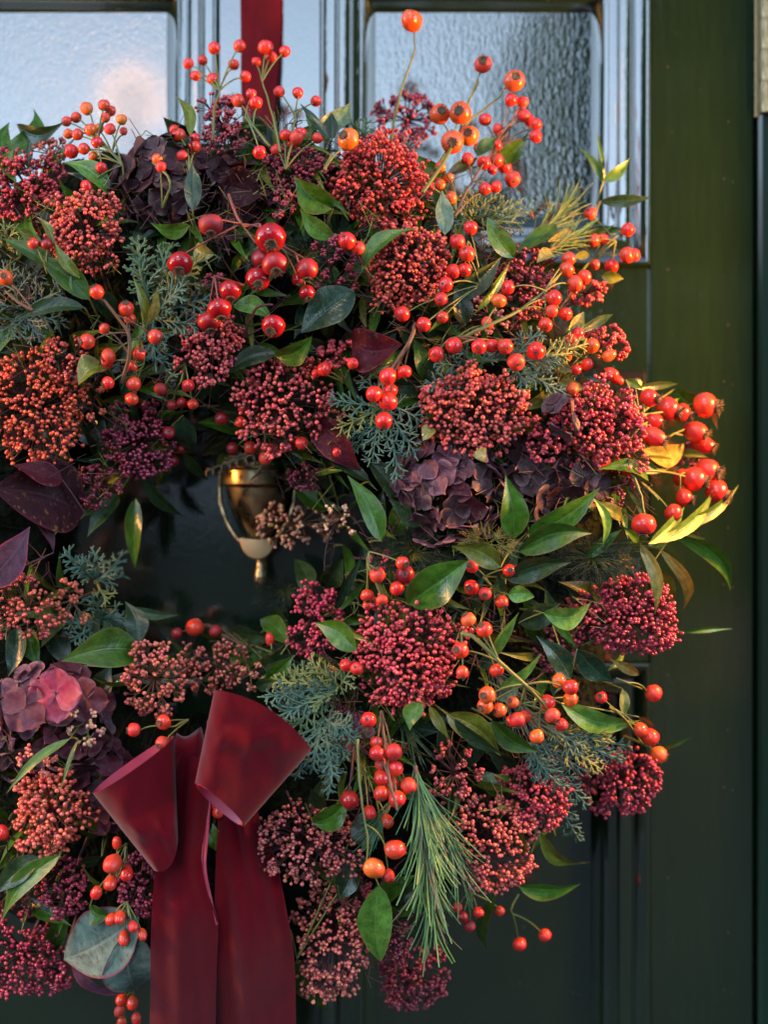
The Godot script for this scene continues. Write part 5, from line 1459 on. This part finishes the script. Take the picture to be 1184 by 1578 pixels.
	spray("zigzag spray of coral red hips left of the juniper", B, "scarlet", [Vector3(188, 590, -0.006), Vector3(199, 545, 0), Vector3(197, 513, 0), Vector3(178, 485, 0), Vector3(160, 462, 0)], [Vector3(149, 450, 12), Vector3(194, 476, 12), Vector3(134, 526, 12), Vector3(239, 519, 12), Vector3(200, 491, 9), Vector3(161, 506, 8.5)], 0.016, {"stem": "s_brown", "thick": 3.2, "calyx": 1, "skins": ["scarlet"]})
	spray("bunch of coral red hips hanging below the zigzag spray", B, "scarlet", [Vector3(215, 520, 0.0), Vector3(222, 560, 0), Vector3(205, 575, 0)], [Vector3(167, 549, 12), Vector3(164, 557, 11), Vector3(215, 545, 10.5), Vector3(203, 565, 9.5), Vector3(206, 592, 11.5), Vector3(166, 590, 10.5), Vector3(203, 615, 10.5)], 0.010, {"calyx": 1, "skins": ["scarlet", "red"]})
	spray("five small red berries below the pinkish buds", B, "crimson", [Vector3(285, 560, -0.010), Vector3(278, 590, 0)], [Vector3(247, 600, 10.5), Vector3(290, 594, 10), Vector3(265, 624, 8.5), Vector3(280, 621, 8.5), Vector3(297, 623, 9)], 0.006, {"skins": ["red", "scarlet", "crimson"]})
	spray("dull red berries at the left side of the opening", B, "crimson", [Vector3(240, 690, -0.012), Vector3(255, 680, 0)], [Vector3(260, 667, 10), Vector3(265, 710, 10), Vector3(279, 692, 7)], 0.0, {"skins": ["crimson"]})
	spray("red berries hanging between the open pink buds and the knocker", B, "red", [Vector3(395, 640, -0.010), Vector3(385, 665, -0.004), Vector3(400, 670, 0)], [Vector3(341, 645, 10.5), Vector3(370, 650, 9), Vector3(374, 631, 7.5), Vector3(358, 691, 9.5), Vector3(386, 690, 11), Vector3(419, 692, 10), Vector3(465, 683, 10.5), Vector3(447, 687, 9)], 0.002, {"skins": ["red", "scarlet", "crimson"]})
	spray("bright orange red berry on a green stalk above the knocker rim", B, "scarlet", [Vector3(408, 655, 0.004), Vector3(408, 680, 0.0)], [Vector3(409, 706, 11)], 0.012, {"skins": ["scarlet"]})
	spray("single small berry left of the central juniper", B, "red", [Vector3(500, 690, -0.012), Vector3(510, 680, 0)], [Vector3(520, 697, 8.5)], 0.006)
	spray("three small berries around the small dark red buds above centre", B, "red", [Vector3(530, 590, -0.012), Vector3(525, 570, 0)], [Vector3(500, 569, 11), Vector3(544, 560, 9), Vector3(487, 575, 7)], 0.008)
	# right edge
	spray("big glossy red hips with shaggy ends at the right edge, upper bunch", H, "red", [Vector3(960, 690, -0.012), Vector3(990, 655, 0), Vector3(1035, 640, 0)], [Vector3(1030, 630, 18.5), Vector3(1001, 613, 15), Vector3(1052, 636, 15), Vector3(1087, 624, 19)], 0.004, {"tuft": true, "calyx_to": Vector3(0.9, -0.2, 0.3), "skins": ["red"]})
	spray("big glossy red hips at the right edge, middle bunch", H, "red", [Vector3(950, 700, -0.012), Vector3(1000, 688, 0), Vector3(1040, 668, 0)], [Vector3(1008, 673, 17.5), Vector3(1009, 648, 12), Vector3(1072, 665, 18.5), Vector3(1084, 685, 16)], 0.004, {"tuft": true, "calyx_to": Vector3(0.8, -0.4, 0.3), "skins": ["red"], "shape": "oval"})
	spray("big glossy red hips at the right edge, lower bunch", H, "red", [Vector3(960, 730, -0.012), Vector3(1010, 725, 0), Vector3(1048, 732, 0)], [Vector3(1091, 725, 18.5), Vector3(1070, 738, 19), Vector3(1051, 736, 13.5), Vector3(1105, 757, 18.5), Vector3(1055, 767, 14)], 0.004, {"tuft": true, "calyx_to": Vector3(0.8, -0.3, 0.3), "skins": ["red"]})
	spray("single round red hip beneath curled stems on the right", H, "red", [Vector3(975, 730, -0.006), Vector3(990, 765, 0)], [Vector3(993, 808, 18)], 0.010, {"calyx_to": Vector3(0.1, -0.9, 0.2), "skins": ["red"]})
	spray("red hip half hidden behind the bright pointed leaves", H, "red", [Vector3(985, 740, -0.012), Vector3(1015, 770, 0)], [Vector3(1038, 790, 14)], -0.004, {"calyx_to": Vector3(0.6, -0.6, 0.2), "skins": ["red"]})
	spray("orange red berries glowing under the wide magenta buds", B, "scarlet", [Vector3(900, 720, -0.02), Vector3(910, 700, -0.012)], [Vector3(926, 712, 15), Vector3(970, 722, 13), Vector3(905, 640, 10)], -0.006, {"skins": ["scarlet"]})
	# centre right
	spray("sprig of orange red berries right of the opening", B, "scarlet", [Vector3(600, 950, -0.012), Vector3(585, 905, -0.004), Vector3(566, 868, 0), Vector3(570, 850, 0.0)], [Vector3(582, 886, 13), Vector3(621, 868, 11), Vector3(612, 907, 11.5), Vector3(566, 918, 10.5), Vector3(589, 925, 9.5), Vector3(567, 933, 8.5)], 0.010, {"calyx": 1, "skins": ["scarlet"]})
	spray("dark red berry behind the sprig right of the opening", B, "crimson", [Vector3(640, 900, -0.014), Vector3(635, 890, -0.004)], [Vector3(625, 885, 14)], -0.002, {"skins": ["crimson"]})
	spray("small red berries under the four large glossy leaves", B, "red", [Vector3(760, 905, -0.014), Vector3(745, 890, 0)], [Vector3(728, 873, 10), Vector3(785, 879, 10), Vector3(798, 878, 8), Vector3(727, 905, 11.5), Vector3(748, 915, 10.5), Vector3(774, 928, 10.5)], 0.0, {"calyx": 1, "skins": ["red", "scarlet"]})
	spray("long green stem dotted with orange red berries at the right centre", B, "scarlet", [Vector3(712, 975, -0.004), Vector3(735, 985, 0), Vector3(770, 1020, 0.002), Vector3(810, 1055, 0.002), Vector3(835, 1080, 0), Vector3(848, 1098, 0)], [Vector3(722, 955, 12), Vector3(747, 970, 12), Vector3(710, 1002, 13), Vector3(713, 1036, 10.5), Vector3(766, 1033, 11), Vector3(751, 1071, 13), Vector3(748, 1088, 13), Vector3(770, 1094, 11.5), Vector3(791, 1082, 9), Vector3(798, 1109, 13), Vector3(810, 1104, 11), Vector3(789, 1111, 9.5), Vector3(862, 1049, 11.5), Vector3(880, 1059, 12.5), Vector3(880, 1077, 12), Vector3(844, 1082, 12), Vector3(852, 1103, 12.5), Vector3(866, 1117, 10.5), Vector3(828, 1135, 12)], 0.016, {"calyx": 1, "thick": 4.0, "skins": ["scarlet", "scarlet", "orange"]})
	spray("lone red berry on a bent stalk at the right against the door", B, "red", [Vector3(950, 1045, -0.004), Vector3(968, 1052, 0), Vector3(990, 1062, 0)], [Vector3(1008, 1068, 13.5)], 0.0, {"stem": "s_green"})
	spray("orange red berries at the lower right edge against the door", B, "scarlet", [Vector3(940, 1090, -0.006), Vector3(965, 1110, 0), Vector3(990, 1145, 0)], [Vector3(1003, 1136, 13.5), Vector3(988, 1125, 11.5), Vector3(1016, 1163, 13.5), Vector3(927, 1075, 9.5)], 0.004, {"skins": ["scarlet", "orange"], "calyx": 1})
	# bottom
	spray("column of bright red berries round a broken twig below the centre", B, "red", [Vector3(588, 1095, -0.008), Vector3(592, 1140, -0.004), Vector3(600, 1200, 0.010), Vector3(612, 1248, 0.014)], [Vector3(580, 1144, 10), Vector3(581, 1161, 12.5), Vector3(606, 1159, 13.5), Vector3(588, 1178, 10.5), Vector3(609, 1184, 13.5), Vector3(588, 1199, 13), Vector3(588, 1223, 13), Vector3(612, 1232, 13.5), Vector3(630, 1211, 13), Vector3(604, 1208, 11)], 0.012, {"stem": "s_brown", "thick": 3.0, "skins": ["red"]})
	spray("single red berry just below the biggest magenta buds", B, "red", [Vector3(590, 1120, -0.012), Vector3(585, 1105, -0.004)], [Vector3(568, 1109, 12.5)], 0.006)
	spray("single dark red hip right of the bow", H, "cherry", [Vector3(545, 1150, -0.006), Vector3(542, 1200, 0)], [Vector3(539, 1233, 15.5)], 0.008, {"calyx_to": Vector3(0, -0.9, -0.2), "stem": "s_wine", "skins": ["cherry"]})
	spray("two oval orange hips on long green stalks at the bottom", H, "amber", [Vector3(552, 1140, -0.004), Vector3(554, 1200, 0.002), Vector3(563, 1270, 0.004)], [Vector3(609, 1309, 16), Vector3(577, 1338, 17)], 0.016, {"shape": "oval", "calyx_to": Vector3(0.8, -0.2, -0.2), "skins": ["orange"]})
	spray("orange red hips in shade behind the pine needles", B, "scarlet", [Vector3(560, 1180, -0.012), Vector3(580, 1230, -0.006)], [Vector3(597, 1266, 11), Vector3(570, 1252, 11), Vector3(600, 1350, 10)], -0.004, {"skins": ["scarlet"], "shape": "oval"})
	spray("dim red berries at the bottom right of the pine needles", B, "crimson", [Vector3(725, 1375, -0.01), Vector3(728, 1390, 0)], [Vector3(705, 1398, 8), Vector3(713, 1413, 9), Vector3(738, 1406, 9), Vector3(724, 1427, 10), Vector3(771, 1404, 8)], -0.004, {"skins": ["crimson", "red"]})
	spray("two red berries on a forked stalk lowest at the right", B, "red", [Vector3(800, 1378, -0.006), Vector3(788, 1400, 0), Vector3(790, 1408, 0)], [Vector3(801, 1455, 10.5), Vector3(840, 1441, 10)], 0.0, {"stem": "s_green"})
	spray("orange red hips left of the left ribbon tail", B, "scarlet", [Vector3(195, 1300, -0.006), Vector3(190, 1330, 0), Vector3(180, 1352, 0)], [Vector3(173, 1331, 16), Vector3(180, 1299, 9), Vector3(195, 1346, 11.5), Vector3(170, 1361, 11), Vector3(148, 1376, 10)], 0.008, {"skins": ["scarlet", "red"], "shape": "oval"})
	spray("small orange hips over the grey leaf by the ribbon tail", B, "scarlet", [Vector3(195, 1390, -0.006), Vector3(198, 1412, 0)], [Vector3(171, 1417, 10), Vector3(184, 1414, 10), Vector3(191, 1446, 10.5), Vector3(219, 1440, 9), Vector3(205, 1428, 9)], 0.010, {"skins": ["scarlet"], "shape": "oval"})
	spray("orange hips at the bottom edge left of the ribbon tail", B, "scarlet", [Vector3(215, 1500, -0.006), Vector3(205, 1525, 0)], [Vector3(187, 1541, 10), Vector3(204, 1546, 10.5), Vector3(184, 1557, 9.5), Vector3(187, 1576, 9), Vector3(210, 1570, 9)], 0.004, {"skins": ["scarlet"], "shape": "oval"})
	spray("single orange red hip at the left edge beside the coral buds", B, "scarlet", [Vector3(30, 1300, -0.012), Vector3(15, 1290, 0)], [Vector3(1, 1283, 12)], 0.0, {"skins": ["scarlet"]})
	spray("three red berries above the left bow loop", B, "scarlet", [Vector3(290, 1110, -0.004), Vector3(265, 1120, 0)], [Vector3(252, 1113, 11.5), Vector3(250, 1145, 11), Vector3(206, 1125, 11)], 0.018, {"calyx": 1, "skins": ["scarlet"]})
	spray("dark orange berries at the lower rim of the opening", B, "crimson", [Vector3(380, 1000, -0.010), Vector3(350, 975, 0), Vector3(320, 962, 0)], [Vector3(300, 967, 14), Vector3(332, 973, 10.5), Vector3(272, 976, 9)], 0.0, {"stem": "s_brown", "skins": ["crimson", "scarlet"]})
	spray("upright red hip between the green leaves below the opening", B, "scarlet", [Vector3(420, 1010, -0.008), Vector3(418, 1000, 0)], [Vector3(416, 985, 9)], 0.006, {"shape": "oval", "skins": ["scarlet"]})
	spray("two red berries left of the biggest magenta buds", B, "red", [Vector3(560, 1045, -0.014), Vector3(556, 1040, 0)], [Vector3(533, 1025, 10), Vector3(550, 1030, 11)], 0.010)
	spray("two small berries left of the dense coral buds", B, "red", [Vector3(72, 420, -0.006), Vector3(68, 400, 0)], [Vector3(51, 375, 9.5), Vector3(71, 376, 9.5)], 0.006, {"skins": ["scarlet", "crimson"]})
	spray("two berries between the bow loops and tails", B, "crimson", [Vector3(330, 1270, -0.02), Vector3(334, 1245, -0.016)], [Vector3(330, 1238, 9), Vector3(336, 1252, 9)], -0.012, {"skins": ["scarlet"]})

func in_hole(q: Vector2, k: float) -> bool:      # the opening in the middle, as the photograph shows it
	return Vector2((q.x - 305) / (208.0 * k), (q.y - 835) / (114.0 * k)).length() < 1.0

func fillers() -> void:
	# low dark foliage, narrow leaves and bare twigs that close the ground: one tangled sprig behind each head and spray
	var heads := []
	for c in get_children():
		for w in ["skimmia_head", "hydrangea_head", "berry_spray", "rosehip_spray"]:
			if c.name.begins_with(w): heads.append(c)
	for h in heads:
		var c: Vector3 = h.position
		var px := c.x / sc(c.z) + 592.0
		var py := 789.0 - (c.y - CY) / sc(c.z)
		var out := (Vector2(px, py) - Vector2(325, 850))
		if out.length() > 650.0 or in_hole(Vector2(px, py), 0.9): continue
		var ls := []
		for k in 9:
			var a := out.angle() + (k - 4) * 0.7 + rr(-0.4, 0.4)
			var narrow := k > 3
			var b := Vector2(px, py) + Vector2.from_angle(a) * rr(8, 45)
			var e := b + Vector2.from_angle(a + rr(-0.5, 0.5)) * (rr(48, 84) if narrow else rr(58, 92))
			var od := (e - Vector2(325, 850)).length()
			if od > 690.0 or in_hole(e, 1.0) or (e.y > 1050 and e.x > 130 and e.x < 490): continue
			var deep := rr(-0.016, -0.001) if narrow else rr(-0.028, -0.015)
			ls.append([b.x, b.y, e.x, e.y, rr(9, 18) if narrow else rr(26, 40), ["mid", "dark", "olive", "mid"][rng.randi() % 4] if narrow else ["dark", "dark", "mid", "teal"][rng.randi() % 4], rr(-0.7, 0.7), rr(0, 0.25), -0.034, deep, rr(-0.25, 0.25), 0.1 if narrow else 0.3])
		if ls.is_empty(): continue
		var label: String = h.get_meta("label")
		var words := label.split(" ")
		var sp := sprig("dark leaves low behind the " + " ".join(words.slice(0, 11)), "leaf sprig", ls, "filler_leaf_sprig")
		for k in 4:
			var tb := mb(sp.position)
			var a := rr(0, TAU)
			var p0 := P(px, py, maxf(0.015, zf(px, py) - 0.03))
			var q := Vector2(px, py) + Vector2.from_angle(a) * rr(50, 105)
			if (q - Vector2(325, 850)).length() > 690.0 or in_hole(q, 1.0) or (q.y > 1040 and q.x > 120 and q.x < 500): continue
			var p1 := P(q.x, q.y, maxf(0.015, zf(q.x, q.y) - rr(0.002, 0.012)))
			var pts := bez(p0, p0.lerp(p1, 0.5) + rv() * 0.008 + Vector3(0, 0, 0.006), p1, 6)
			tb.tube(pts, 1.5 * sc(0.1), 0.7 * sc(0.1), 4)
			for j in 3:
				var f: Vector3 = pts[3 + j]
				tb.tube([f, f + rv() * 0.006 + Vector3(0, 0, 0.003), f + rv() * 0.012 + Vector3(0, 0, 0.005)], 0.9 * sc(0.1), 0.5 * sc(0.1), 4)
			part(sp, "twig", tb.done(), M[["s_brown", "s_wine", "s_green", "s_wine"][k]])
